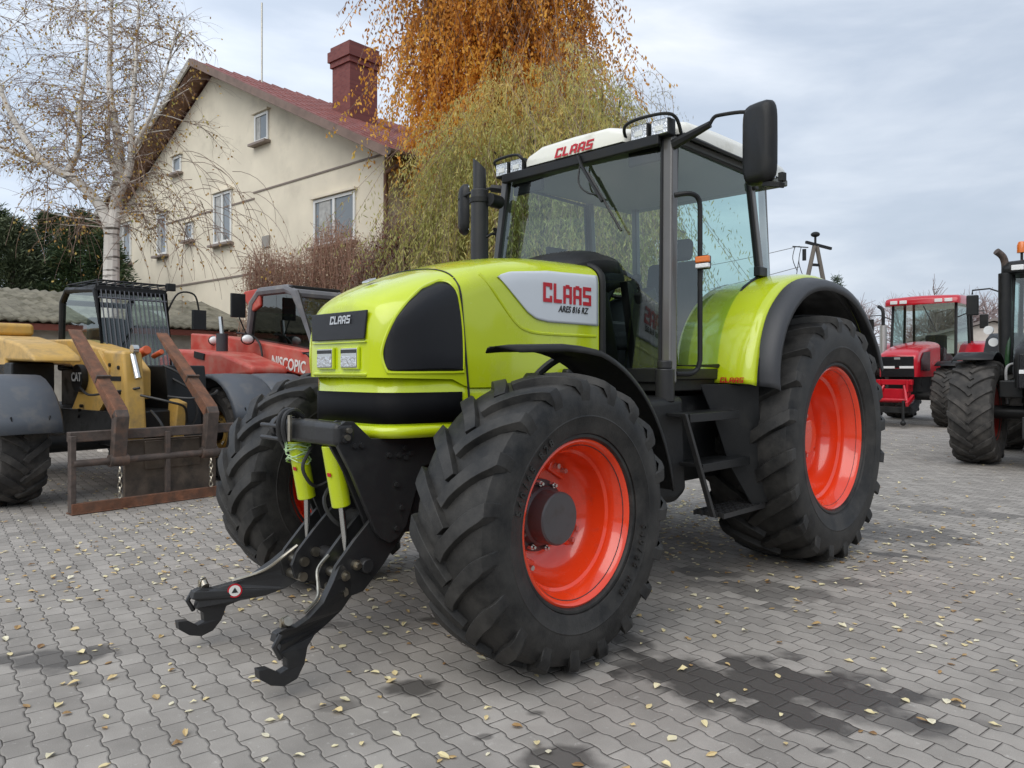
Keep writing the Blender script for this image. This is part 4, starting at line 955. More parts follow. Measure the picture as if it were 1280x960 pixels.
b.box((3.66, 0, 1.03), (.12, .78, .12)); b.box((3.62, 0, .72), (.2, .62, .32)); b.cyl((3.8, -.4, .62), (3.8, .4, .62), .04); b.build('front_linkage', CRIM, RT, bevel=.01)
b = MB(); b.box((3.75, 0, .40), (.20, .70, .14)); b.cyl((4.05, .30, .62), (4.10, .31, .08), .03); b.ball((4.10, .31, .12), .06); b.build('linkage_foot', BLACK, RT, bevel=.01)
b = MB(); b.box((3.487, 0, 1.575), (.01, .13, .045)); b.build('nose_badge', SILTXT, RT, bevel=.01)
b = MB(); b.cyl((1.75, -.86, 1.5), (1.75, -.86, 2.45), .085, n=18); b.build('silencer', mat('dull_silver', (.5, .5, .48), .4, .7), RT)
b = MB(); b.tube(smoothpath([(1.75, -.86, 2.42), (1.75, -.86, 2.75), (1.72, -.90, 2.88), (1.66, -1.0, 2.95)], 5), .045, 10); b.build('exhaust_pipe', BLACK, RT)
RT.scale = (1.07, 1.07, 1.07)
GT = bgtractor('dark green tractor with tall exhaust and amber beacon, cut off by the right edge', (9.6, 12.75), R_(228), BLACK, BLACK, mat('dark_red_rim', (.25, .02, .015), .4), Rf=.775, Rr=.98, roofz=3.15)
b = MB(); b.cyl((1.62, -.80, 1.35), (1.62, -.80, 2.95), .095, n=24); b.build('silencer', BLACK, GT, bevel=.01)
b = MB(); b.tube(smoothpath([(1.62, -.80, 2.93), (1.62, -.80, 3.10), (1.66, -.83, 3.22), (1.74, -.90, 3.30)], 5), .055, 12); b.build('exhaust_pipe', RUSTD, GT)
b = MB(); b.tube([(1.30, -.62, 3.0), (1.30, -.62, 3.30)], .02, 8); b.build('beacon_stalk', BLACK, GT)
b = MB(); b.cyl((1.30, -.62, 3.30), (1.30, -.62, 3.34), .07, n=16); b.lathe([(.068, 3.34), (.068, 3.42), (.05, 3.475), (.005, 3.49)], 18, 'Z', (1.30, -.62, 0)); b.build('amber_beacon', AMBER, GT)
b = MB(); b.tube([(1.55, -.74, 2.5), (1.75, -.76, 1.4)], .035, 8); b.build('green_pillar', GREEN, GT)
b = MB(); b.tube(smoothpath([(2.2, -.5, 1.5), (2.6, -.62, 1.45), (2.7, -.62, 1.2), (2.75, -.6, .9)], 5), .02, 8); b.build('white_hose', mat('pale_hose', (.45, .45, .45), .5), GT)
b = MB(); b.box((2.6, -.5, 1.12), (1.0, .3, .25)); b.build('front_step', BLACK, GT, bevel=.02)
b = MB(); b.box((3.5, -.25, .38), (.5, .05, .06), (0, .3, 0)); b.box((3.5, .25, .38), (.5, .05, .06), (0, .3, 0)); b.box((3.45, 0, .6), (.3, .6, .3)); build_each(b, 'front_hitch', DARKST, GT, bevel=.01)
for s in (1, -1):
    b = MB(); b.cyl((1.45, s*1.05, 2.05), (1.51, s*1.05, 2.05), .07, n=18); b.cyl((1.45, s*.98, 1.85), (1.51, s*.98, 1.85), .07, n=18); build_each(b, 'round_lamp', WLENS, GT)
# ================================================================== GROUND
def paving():
    m, nt, b = nodemat('concrete_block_paving'); L = nt.links.new
    tc = N(nt, 'ShaderNodeTexCoord'); mp = N(nt, 'ShaderNodeMapping'); mp.vector_type = 'POINT'
    mp.inputs['Rotation'].default_value = (0, 0, R_(52.3))       # rows run towards (.61,-.79)
    L(tc.outputs['Object'], mp.inputs['Vector'])
    sx = N(nt, 'ShaderNodeSeparateXYZ'); L(mp.outputs[0], sx.inputs[0])
    def M(op, a, c=None, clamp=False, d=None):
        n = N(nt, 'ShaderNodeMath', operation=op, use_clamp=clamp)
        for i, v in enumerate((a, c, d)):
            if v is None: continue
            if isinstance(v, (int, float)): n.inputs[i].default_value = v
            else: L(v, n.inputs[i])
        return n.outputs[0]
    X, Yv = sx.outputs[0], sx.outputs[1]
    BW, RH = .152, .102
    # zigzag long edges : smooth trapezoid wave, period = block length
    ph = M('MULTIPLY', X, 2*PI/BW)
    s1 = M('SINE', ph)
    wv = M('MULTIPLY', M('DIVIDE', s1, M('SQRT', M('ADD', M('MULTIPLY', s1, s1), .18))), .0068)
    Y2 = M('ADD', Yv, wv)
    row = M('FLOOR', M('DIVIDE', Y2, RH)); fy = M('SUBTRACT', M('DIVIDE', Y2, RH), row)
    off = M('MULTIPLY', M('MODULO', M('ABSOLUTE', row), 2.0), .5)
    xx = M('ADD', M('ADD', M('DIVIDE', X, BW), off), .25)
    col = M('FLOOR', xx); fx_ = M('SUBTRACT', xx, col)
    dx = M('MULTIPLY', M('MINIMUM', fx_, M('SUBTRACT', 1.0, fx_)), BW)
    dy = M('MULTIPLY', M('MINIMUM', fy, M('SUBTRACT', 1.0, fy)), RH)
    d = M('MINIMUM', dx, dy)
    jn = N(nt, 'ShaderNodeTexNoise'); jn.inputs['Scale'].default_value = 25; jn.inputs['Detail'].default_value = 3; L(mp.outputs[0], jn.inputs['Vector'])
    dj = M('ADD', d, M('MULTIPLY', M('SUBTRACT', jn.outputs['Fac'], .5), .004))
    mr = N(nt, 'ShaderNodeMapRange'); mr.inputs[1].default_value = .0008; mr.inputs[2].default_value = .0034; L(dj, mr.inputs[0]); joint = mr.outputs[0]   # 0 in joint
    # joint strength fades by a patchy noise (sand filled)
    pn = N(nt, 'ShaderNodeTexNoise'); pn.inputs['Scale'].default_value = .9; pn.inputs['Detail'].default_value = 4; L(mp.outputs[0], pn.inputs['Vector'])
    # block random tone
    cv = N(nt, 'ShaderNodeCombineXYZ'); L(col, cv.inputs[0]); L(row, cv.inputs[1])
    wn = N(nt, 'ShaderNodeTexWhiteNoise', noise_dimensions='3D'); L(cv.outputs[0], wn.inputs[0])
    fine = N(nt, 'ShaderNodeTexNoise'); fine.inputs['Scale'].default_value = 260; fine.inputs['Detail'].default_value = 3; L(mp.outputs[0], fine.inputs['Vector'])
    med = N(nt, 'ShaderNodeTexNoise'); med.inputs['Scale'].default_value = 3.5; med.inputs['Detail'].default_value = 7; med.inputs['Roughness'].default_value = .6; L(mp.outputs[0], med.inputs['Vector'])
    tone = M('ADD', .76, M('MULTIPLY', wn.outputs['Value'], .28))
    tone = M('MULTIPLY', tone, M('ADD', .72, M('MULTIPLY', fine.outputs['Fac'], .56)))
    tone = M('MULTIPLY', tone, M('ADD', .60, M('MULTIPLY', med.outputs['Fac'], .80)))
    tone = M('MULTIPLY', tone, M('ADD', .86, M('MULTIPLY', pn.outputs['Fac'], .28)))
    # oil stains: fixed places
    stain = None
    sn = N(nt, 'ShaderNodeTexNoise'); sn.inputs['Scale'].default_value = 4.5; sn.inputs['Detail'].default_value = 6; L(tc.outputs['Object'], sn.inputs['Vector'])
    so = N(nt, 'ShaderNodeSeparateXYZ'); L(tc.outputs['Object'], so.inputs[0])
    for (cx, cy_, a, bb, rot, k) in ((1.12, 3.30, .62, .30, -29, .88), (.72, 3.46, .26, .12, -30, .7), (1.45, 3.02, .3, .15, -25, .6), (.16, 2.66, .15, .10, -20, .75), (-.44, 3.32, .12, .10, 30, .8), (-2.2, 3.62, .24, .14, 15, .72), (1.62, 4.72, .38, .26, -35, .5), (1.35, 5.15, .25, .12, -20, .6),
                                 (3.35, 6.35, .50, .35, -30, .55), (2.95, 5.65, .22, .10, -25, .7), (.62, 3.85, .14, .09, -45, .7), (4.4, 7.4, .6, .25, -30, .4), (-2.7, 3.15, .2, .12, 10, .5), (-.35, 4.2, .14, .05, 0, .7), (2.2, 4.9, .2, .1, -30, .45), (-1.0, 4.1, .12, .05, 10, .5), (.1, 3.05, .05, .04, 0, .7), (1.15, 2.75, .05, .03, 0, .6), (-.1, 2.85, .04, .03, 0, .6), (-.75, 3.1, .10, .05, 0, .4)):
        ca, sa = math.cos(R_(rot)), math.sin(R_(rot))
        ux = M('SUBTRACT', so.outputs[0], cx); uy = M('SUBTRACT', so.outputs[1], cy_)
        p = M('DIVIDE', M('ADD', M('MULTIPLY', ux, ca), M('MULTIPLY', uy, sa)), a)
        q = M('DIVIDE', M('SUBTRACT', M('MULTIPLY', uy, ca), M('MULTIPLY', ux, sa)), bb)
        r = M('SQRT', M('ADD', M('MULTIPLY', p, p), M('MULTIPLY', q, q)))
        r = M('ADD', r, M('MULTIPLY', M('SUBTRACT', sn.outputs['Fac'], .5), 2.3))
        r = M('ADD', r, M('MULTIPLY', M('SUBTRACT', wn.outputs['Value'], .5), .6))
        mm = N(nt, 'ShaderNodeMapRange'); mm.inputs[1].default_value = 1.22; mm.inputs[2].default_value = .76; mm.inputs[3].default_value = 0; mm.inputs[4].default_value = k; L(r, mm.inputs[0])
        stain = mm.outputs[0] if stain is None else M('MAXIMUM', stain, mm.outputs[0])
    base = N(nt, 'ShaderNodeVectorMath', operation='SCALE'); base.inputs[0].default_value = (.335, .310, .280); L(tone, base.inputs['Scale'])
    # pale scuffs
    sc1 = N(nt, 'ShaderNodeTexNoise'); sc1.inputs['Scale'].default_value = 22; sc1.inputs['Detail'].default_value = 8; sc1.inputs['Roughness'].default_value = .7; L(tc.outputs['Object'], sc1.inputs['Vector'])
    mr2 = N(nt, 'ShaderNodeMapRange'); mr2.inputs[1].default_value = .60; mr2.inputs[2].default_value = .70; mr2.inputs[4].default_value = .7; L(sc1.outputs['Fac'], mr2.inputs[0])
    c0 = N(nt, 'ShaderNodeMix', data_type='RGBA'); L(mr2.outputs[0], c0.inputs[0]); L(base.outputs[0], c0.inputs[6]); c0.inputs[7].default_value = (.52, .50, .46, 1)
    c1 = N(nt, 'ShaderNodeMix', data_type='RGBA'); L(stain, c1.inputs[0]); L(c0.outputs[2], c1.inputs[6]); c1.inputs[7].default_value = (.052, .048, .044, 1)
    jf = M('SUBTRACT', 1.0, joint); jf = M('MULTIPLY', jf, M('ADD', .55, M('MULTIPLY', pn.outputs['Fac'], .8)), True)
    c2 = N(nt, 'ShaderNodeMix', data_type='RGBA'); L(jf, c2.inputs[0]); L(c1.outputs[2], c2.inputs[6]); c2.inputs[7].default_value = (.035, .03, .026, 1)
    L(c2.outputs[2], b.inputs['Base Color'])
    rg = M('SUBTRACT', .88, M('MULTIPLY', stain, .38)); L(rg, b.inputs['Roughness'])
    b.inputs['Specular IOR Level'].default_value = .35
    hh = N(nt, 'ShaderNodeMapRange'); hh.inputs[1].default_value = 0; hh.inputs[2].default_value = .009; hh.interpolation_type = 'SMOOTHSTEP'; L(dj, hh.inputs[0])
    hs = M('ADD', M('MULTIPLY', hh.outputs[0], .5), M('MULTIPLY', fine.outputs['Fac'], .18)); hs = M('ADD', hs, M('MULTIPLY', wn.outputs['Value'], .12))
    hs = M('ADD', hs, M('MULTIPLY', med.outputs['Fac'], .35))
    bp = N(nt, 'ShaderNodeBump'); bp.inputs['Strength'].default_value = .8; bp.inputs['Distance'].default_value = .008; L(hs, bp.inputs['Height']); L(bp.outputs[0], b.inputs['Normal'])
    return m
b = MB()
g1 = [[(x, y, 0) for x in (-40, 0, 55)] for y in (-12, 20, 60)]
b.grid(g1); tag(b.build('yard_paving', paving(), smooth=False, fix=False), kind='structure')
b = MB(); b.grid([[(x, y, -.02) for x in (-900, 0, 900)] for y in (-300, 0, 1500)])
tag(b.build('ground', mat('field_ground', (.10, .11, .05), .9, var=.3, vscale=.05), smooth=False, fix=False), kind='structure')

# unseen hill-shaped ring added behind the camera for a dark horizon in glossy reflections
b = MB(); rows = []
for i in range(60):
    a_ = R_(lerp(170, 370, i/59)); hh_ = 5.5+3*mnoise.noise(Vector((i*.5, 2, 0)))+1.5*mnoise.noise(Vector((i*1.9, 5, 0)))
    rows.append([(48*math.cos(a_), 48*math.sin(a_)-6, 0), (50*math.cos(a_), 50*math.sin(a_)-6, hh_*.7), (53*math.cos(a_), 53*math.sin(a_)-6, hh_), (70*math.cos(a_), 70*math.sin(a_)-6, hh_*.6)])
b.grid(rows); tag(b.build('reflection_band', mat('dark_reflection_band', (.06, .06, .035), .95, var=.4, vscale=.3)), kind='structure')
# fallen leaves
random.seed(11)
def leaf_litter(name, n, region, mt, smin, smax, dens=None):
    me = bpy.data.meshes.new(name); vs = []; fs = []; rn = []
    for _ in range(n):
        x, y = region()
        s = random.uniform(smin, smax); a = random.uniform(0, 2*PI); w = s*random.uniform(.45, .8)
        cup = random.uniform(.05, .35)*s; z0 = .004; tilt = random.uniform(-.2, .5)
        dx, dy = math.cos(a), math.sin(a); px_, py_ = -dy, dx
        prof = [(0, .0), (.25, .75), (.55, 1.0), (.82, .6), (1, 0)]
        base = len(vs)
        ctr = []
        for t, k in prof:
            zz = z0 + max(0, tilt)*s*t*.5
            vs.append((x+dx*s*(t-.5), y+dy*s*(t-.5), zz+.002))
            vs.append((x+dx*s*(t-.5)+px_*w*.5*k, y+dy*s*(t-.5)+py_*w*.5*k, zz+cup*k*random.uniform(.3, 1)))
            vs.append((x+dx*s*(t-.5)-px_*w*.5*k, y+dy*s*(t-.5)-py_*w*.5*k, zz+cup*k*random.uniform(.1, 1)))
        c = random.random()
        for i in range(4):
            i0 = base+3*i; i1 = i0+3
            fs.append((i0, i0+1, i1+1, i1)); fs.append((i0, i1, i1+2, i0+2)); rn += [c, min(1, c+.08)]
    me.from_pydata(vs, [], fs); me.update()
    at = me.attributes.new('rnd', 'FLOAT', 'FACE'); at.data.foreach_set('value', rn); me.materials.append(mt)
    o = bpy.data.objects.new(name, me); COL.objects.link(o); return o
LITTER = leafmat('fallen_leaf', [(0, (.20, .10, .04)), (.2, (.48, .31, .13)), (.45, (.76, .60, .30)), (.8, (.85, .76, .45)), (1, (.84, .78, .58))], .6, .15)
def reg():
    r = random.random()
    if r < .26: return random.uniform(-3.5, 4.5), random.uniform(2.2, 9)
    if r < .50: return random.gauss(-.6, .8), random.gauss(6.6, .9)
    if r < .62: return random.gauss(1.6, .7), random.gauss(6.9, .8)
    if r < .82: return random.uniform(-6.5, -1), random.uniform(4.5, 13)
    return random.uniform(2, 14), random.uniform(5, 20)
lit = leaf_litter('fallen_leaves', 5200, reg, LITTER, .024, .054)
tag(lit, kind='stuff', label='scattered yellow and tan fallen leaves on the grey paving', cat='leaves')

# ================================================================== HOUSE
STUC = mat('cream_stucco', (.76, .69, .55), .9, var=.08, vscale=1.2, bump=.25, bscale=60, dirt=(.54, .49, .39), dscale=.7, dlo=.52, dhi=.78)
TILE = mat('red_metal_roof', (.25, .095, .085), .6, var=.15, vscale=2)
WOOD = mat('brown_soffit_boards', (.17, .085, .05), .7, var=.25, vscale=6)
WFR = mat('white_window_frame', (.75, .75, .72), .4)
WGL = mat('window_pane_glass', (.17, .19, .20), .06, coat=.5)
CURT = mat('net_curtain', (.42, .42, .40), .8, var=.2, vscale=9)
BRK = None
def brickmat():
    m, nt, b = nodemat('dark_red_brick'); L = nt.links.new
    tc = N(nt, 'ShaderNodeTexCoord'); mp = N(nt, 'ShaderNodeMapping'); mp.inputs['Rotation'].default_value = (R_(90), 0, 0)
    br = N(nt, 'ShaderNodeTexBrick'); br.inputs['Scale'].default_value = 4; br.inputs['Color1'].default_value = (.17, .045, .042, 1); br.inputs['Color2'].default_value = (.23, .07, .06, 1); br.inputs['Mortar'].default_value = (.13, .09, .085, 1)
    br.inputs['Mortar Size'].default_value = .015
    L(tc.outputs['Object'], mp.inputs[0]); L(mp.outputs[0], br.inputs[0]); L(br.outputs[0], b.inputs['Base Color']); b.inputs['Roughness'].default_value = .8
    return m
HA = R_(-41.39)
Hs = thing('house', 'large cream rendered house with red metal roof and brick chimney behind the machines', 'house', (-14.6, 26.9, 0), HA)
W_, D_ = 15.73, 11
zt_ = lambda x: 10.05-.485*abs(x-7.95)
b = MB(); b.prism([(0, 0, 0), (W_, 0, 0), (W_, 0, zt_(W_)-.12), (7.95, 0, 9.85), (0, 0, zt_(0)-.12)], (0, D_, 0)); b.build('wall', STUC, Hs, smooth=False)
rf = part('roof', Hs)
b = MB()
def roofslab(b, x0, x1, y0, y1, t0, t1):
    a = [(x0, y0, zt_(x0)+t0), (x1, y0, zt_(x1)+t0), (x1, y0, zt_(x1)+t1), (x0, y0, zt_(x0)+t1)]; b.prism(a, (0, y1-y0, 0))
roofslab(b, 7.95, 16.65, -.62, D_+.6, .02, .10); roofslab(b, -.75, 7.95, -.62, D_+.6, .02, .10)
b.build('roof_slab', TILE, rf, smooth=False)
b = MB()
for k in range(29):                          # standing ribs of the sheet roof
    y = -.6+k*.42; b.prism([(16.6, y, zt_(16.6)+.10), (7.95, y, 10.15), (7.95, y, 10.19), (16.6, y, zt_(16.6)+.14)], (0, .05, 0)); b.prism([(-.7, y, zt_(-.7)+.10), (7.95, y, 10.15), (7.95, y, 10.19), (-.7, y, zt_(-.7)+.14)], (0, .05, 0))
for k in range(20):
    x = 16.5-k*.43; b.prism([(x, -.6, zt_(x)+.10), (x-.10, -.6, zt_(x-.10)+.10), (x-.10, -.6, zt_(x-.10)+.125)], (0, D_+1.1, 0))
b.build('tile_ribs', TILE, rf, smooth=False)
b = MB(); roofslab(b, 7.95, 16.6, -.58, -.02, -.10, .018); roofslab(b, -.7, 7.95, -.58, -.02, -.10, .018); roofslab(b, 15.76, 16.6, 0, D_, -.10, .018); roofslab(b, -.7, -.03, 0, D_, -.10, .018)
b.build('soffit', WOOD, rf, smooth=False)
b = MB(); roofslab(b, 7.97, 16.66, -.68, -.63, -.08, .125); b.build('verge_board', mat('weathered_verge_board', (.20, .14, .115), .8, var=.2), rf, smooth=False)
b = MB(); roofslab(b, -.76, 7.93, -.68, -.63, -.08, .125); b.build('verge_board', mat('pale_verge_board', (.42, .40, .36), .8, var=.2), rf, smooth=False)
b = MB(); b.tube([(16.72, -.7, 5.86), (16.72, D_+.6, 5.86)], .08, 8); b.build('gutter', RUSTD, rf)
b = MB(); b.cyl((15.80, -.02, 0), (15.80, -.02, 5.7), .05); b.tube([(15.80, -.02, 5.7), (16.6, -.02, 5.88)], .05, 8); b.build('downpipe', WOOD, Hs)
chm = part('chimney', Hs)
BRK = brickmat()
b = MB(); b.box((11.2, 2.6, 8.9), (.82, .95, 3.0)); b.build('stack', BRK, chm, smooth=False)
b = MB(); b.box((11.2, 2.6, 10.03), (.92, 1.05, .16)); b.box((11.2, 2.6, 10.25), (1.02, 1.15, .28)); b.box((11.2, 2.6, 10.46), (.90, 1.03, .14)); b.build('cap', BRK, chm, smooth=False)
b = MB(); b.box((11.2, 2.6, 8.46), (1.25, 1.4, .12), (0, R_(26), 0)); b.build('flashing', mat('lead_flashing', (.35, .33, .34), .5), chm)
# trims
b = MB(); b.box((12.95, -.006, 6.14), (5.4, .03, .045)); b.box((7.0, -.006, 5.98), (6.6, .03, .045)); b.box((7.4, -.006, 3.98), (16.5-1.8, .03, .05)); build_each(b, 'string_course', mat('grey_trim', (.22, .18, .15), .8), Hs, smooth=False)
def window(x0, x1, z0, z1, nm=2, curtain=True):
    wd = part('window', Hs)
    b = MB(); fw_ = .07
    b.box(((x0+x1)/2, -.02, z1-fw_/2), (x1-x0, .05, fw_)); b.box(((x0+x1)/2, -.02, z0+fw_/2), (x1-x0, .05, fw_))
    b.box((x0+fw_/2, -.02, (z0+z1)/2), (fw_, .05, z1-z0-2*fw_)); b.box((x1-fw_/2, -.02, (z0+z1)/2), (fw_, .05, z1-z0-2*fw_))
    for k in range(1, nm): b.box((lerp(x0, x1, k/nm), -.018, (z0+z1)/2), (.09, .05, z1-z0-2*fw_-.004))
    b.build('frame', WFR, wd, smooth=False)
    b = MB(); b.box(((x0+x1)/2, -.006, (z0+z1)/2), (x1-x0-.1, .02, z1-z0-.1)); b.build('pane', WGL, wd, smooth=False)
    b = MB(); b.box(((x0+x1)/2, -.09, z0-.06), (x1-x0+.16, .2, .06)); b.build('sill', mat('grey_sill', (.25, .2, .17), .6) if 'grey_sill' not in bpy.data.materials else bpy.data.materials['grey_sill'], wd, smooth=False)
    if curtain:
        b = MB(); b.box((lerp(x0, x1, .27), -.0185, (z0+z1)/2), ((x1-x0)*.28, .006, z1-z0-.16)); b.build('curtain', CURT, wd, smooth=False)
    # reveal shade box: small hood of the recess
    b = MB(); b.box(((x0+x1)/2, -.055, z1+.04), (x1-x0+.12, .11, .05)); b.build('lintel', STUC, wd, smooth=False)
window(10.34, 11.02, 7.42, 8.17, 1); window(8.1, 9.12, 4.98, 6.40, 2)
window(4.40, 5.10, 5.04, 6.36, 1); window(1.18, 2.40, 5.04, 6.40, 2); window(5.52, 6.08, 7.45, 7.95, 1, False); window(6.35, 6.85, 5.30, 5.80, 1, False)
window(13.08, 14.72, 4.38, 5.50, 2, True)
b = MB(); b.box((10.9, -.02, 4.76), (.34, .05, .30)); b.build('vent_grille', mat('grey_vent', (.3, .28, .25), .7), Hs, smooth=False)
b = MB(); b.cyl((8.6, 1.2, 9.6), (8.6, 1.2, 12.2), .025); b.build('aerial_mast', ZINC, Hs)

# low outbuilding along the back of the yard
sa = math.atan2(.77, .63)
Sd = thing('outbuilding', 'low pale outbuilding with old grey corrugated roof behind the yellow telehandler', 'shed', (-11.1, 11.6, 0), sa)
SL = 7.9
b = MB(); b.prism([(0, 0, 0), (0, 2.2, 0), (0, 2.2, 2.95), (0, 0, 2.25)], (SL, 0, 0)); b.build('wall', mat('pale_wall_render', (.55, .52, .45), .9, var=.15, dirt=(.3, .28, .25), dscale=1.5), Sd, smooth=False)
b = MB(); rows = []
for j in range(12):
    t = j/11; rows.append([(-.2+i*.06, lerp(-.35, 2.5, t), lerp(2.30, 3.12, t)+.022*math.sin(i*PI/1.5)+.02*((j*7) % 3)*.3) for i in range(int((SL+.4)/.06))])
b.grid(rows); b.build('roof', mat('mossy_grey_roofing', (.19, .175, .13), .9, var=.3, vscale=3, bump=.5, bscale=20, dirt=(.07, .065, .04), dscale=4), Sd, solid=.03)
b = MB(); b.box((SL/2, -.30, 2.20), (SL, .03, .12)); b.build('eaves_board', mat('red_brown_board', (.22, .07, .05), .8), Sd)
b = MB(); b.box((-11.0, 22.0, 1.2), (9, .25, 2.4), (0, 0, R_(20)))
tag(b.build('yard_wall', mat('pale_yard_wall', (.5, .47, .4), .9, var=.15), smooth=False), 'pale rendered boundary wall beside the house at the far left', 'wall')
bpy.data.objects['yard_wall'].location = (0, 0, 0)

# ================================================================== VEGETATION
class LV:
    def __init__(s): s.v = []; s.f = []; s.r = []
    def leaf(s, p, d, up, l, w, c):
        d = d.normalized(); x = d.cross(up)
        if x.length < 1e-4: x = Vector((1, 0, 0))
        x.normalize(); n = len(s.v)
        s.v += [p, p+d*l*.5+x*w*.5, p+d*l, p+d*l*.5-x*w*.5]; s.f.append((n, n+1, n+2, n+3)); s.r.append(c)
    def build(s, name, m, parent):
        me = bpy.data.meshes.new(name); me.from_pydata([tuple(p) for p in s.v], [], s.f); me.update()
        at = me.attributes.new('rnd', 'FLOAT', 'FACE'); at.data.foreach_set('value', s.r); me.materials.append(m)
        o = bpy.data.objects.new(name, me); COL.objects.link(o); o.parent = parent; return o
def rv(s=1): return Vector((random.gauss(0, s), random.gauss(0, s), random.gauss(0, s)))
BARKG = mat('grey_brown_bark', (.10, .085, .065), .9, var=.3, bump=.6, bscale=20)
TWIG = mat('thin_brown_twig', (.24, .165, .125), .8, var=.2)
def birchbark():
    m, nt, b = nodemat('white_birch_bark'); L = nt.links.new
    tc = N(nt, 'ShaderNodeTexCoord'); mp = N(nt, 'ShaderNodeMapping'); mp.inputs['Scale'].default_value = (1.2, 1.2, 7)
    n = N(nt, 'ShaderNodeTexNoise'); n.inputs['Scale'].default_value = 1.6; n.inputs['Detail'].default_value = 7; n.inputs['Roughness'].default_value = .65
    L(tc.outputs['Object'], mp.inputs[0]); L(mp.outputs[0], n.inputs['Vector'])
    cr = N(nt, 'ShaderNodeValToRGB'); e = cr.color_ramp.elements; e[0].position = .36; e[0].color = (.09, .075, .06, 1); e[1].position = .46; e[1].color = (.74, .70, .64, 1)
    L(n.outputs['Fac'], cr.inputs[0]); L(cr.outputs[0], b.inputs['Base Color']); b.inputs['Roughness'].default_value = .8
    return m
# ---- willow
def weeping(name, label, base, ht, nstr, rad, zlo, leafm, seed, lsz=(.09, .017), x_bias=0, dens=26, crange=(0, 1), colfn=None, sparse_fn=None, topz=None, skip=None, zmin=.8, arc=1):
    random.seed(seed)
    t = thing(name, label, 'tree', (*base, 0))
    b = MB(); limbs = []
    b.tube([(0, 0, 0), (.05, 0, ht*.25), (-.05, .05, ht*.5)], [.30, .24, .19], 10)
    for i in range(10):
        a = 2*PI*i/10+random.uniform(-.3, .3); r = rad*random.uniform(.25, .55); zt = ht*random.uniform(.66, .85)
        pts = smoothpath([(-.05, .05, ht*random.uniform(.22, .5)), (r*.45*math.cos(a), r*.45*math.sin(a), ht*random.uniform(.6, .7)), (r*math.cos(a), r*math.sin(a), zt)], 4)
        b.tube(pts, [lerp(.10, .015, k/(len(pts)-1)) for k in range(len(pts))], 6); limbs.append(pts)
    b.build('trunk', BARKG, t)
    lv = LV(); tw = MB()
    for i in range(nstr):
        a = random.uniform(0, 2*PI); rr = rad*math.sqrt(random.random())
        # start on a domed crown
        zs = ht*(.98-.22*(rr/rad)**2)*random.uniform(zmin, 1.03)*(1+.13*mnoise.noise(Vector((rr*math.cos(a)*.9, rr*math.sin(a)*.5, seed))))
        p = Vector((rr*.85*math.cos(a)+x_bias, rr*.6*math.sin(a), zs)); out = Vector((math.cos(a), math.sin(a), random.uniform(.2, .8)))*.10*random.uniform(.3, 1)*arc
        if skip and skip(p): continue
        L_ = min(random.uniform(.25, 1)**.8*(zs-zlo), 3.2 if ht > 12 else 9); step = .10; n = int(L_/step)+4; path = [p.copy()]
        sway = Vector((random.gauss(0, .005), random.gauss(0, .005), 0)); c0 = random.gauss(0, .10)
        for k in range(n):
            out = out*.86+Vector((0, 0, -.016))*1.0+sway
            if out.length > .11: out = out.normalized()*.11
            p = p+out; path.append(p.copy())
            dn = dens*.1*(sparse_fn(p) if sparse_fn else 1)
            for q in range(int(dn)+(random.random() < dn % 1)):
                dd = (Vector((0, 0, -1))+rv(.45)); pp = p+rv(.035)
                cc = colfn(pp)+c0+random.gauss(0, .10) if colfn else random.random()
                lv.leaf(pp, dd, rv(1), lsz[0]*random.uniform(.6, 1.3), lsz[1]*random.uniform(.7, 1.3), max(0, min(1, cc)))
        if i % 2 == 0 and len(path) > 4: tw.tube(path[::2], .0045, 3)
    tw.build('twigs', TWIG, t, smooth=False); lv.build('foliage', leafm, t)
    return t
WILLOW = leafmat('willow_leaf', [(0, (.16, .17, .05)), (.3, (.36, .36, .10)), (.55, (.56, .54, .19)), (.8, (.68, .52, .15)), (1, (.74, .56, .22))], .6, .45)
ORANGE = leafmat('autumn_orange_leaf', [(0, (.26, .11, .03)), (.3, (.70, .30, .04)), (.6, (.88, .46, .06)), (.85, (.84, .56, .12)), (1, (.50, .48, .15))], .6, .45)
weeping('willow_tree', 'broad weeping willow with yellow-green hanging strands directly behind the tractor cab', (.48, 14.2), 7.3, 1750, 2.55, 1.3, WILLOW, 5, lsz=(.11, .020), zmin=.6, arc=.9, colfn=lambda p: .50+.07*(p.z-4)+.30*(mnoise.noise(p*.9)), dens=22)
weeping('weeping_tree', 'sparse weeping tree with thin whitish drooping twigs just right of the green willow', (1.7, 14.8), 8.2, 620, 1.45, 3.8, leafmat('pale_willow_leaf', [(0, (.20, .19, .11)), (.5, (.46, .44, .32)), (1, (.58, .56, .48))], .6, .3), 9, lsz=(.07, .014), colfn=lambda p: .5, dens=13, zmin=.6, arc=1.0)
weeping('autumn_tree', 'tall tree with orange autumn leaves rising above the green willow', (-.3, 16.4), 14.0, 2000, 2.3, 5.2, ORANGE, 6, lsz=(.10, .045), zmin=.42, arc=.3, colfn=lambda p: .5+.35*mnoise.noise(p*1.1)+.12*(7-p.z), dens=21)
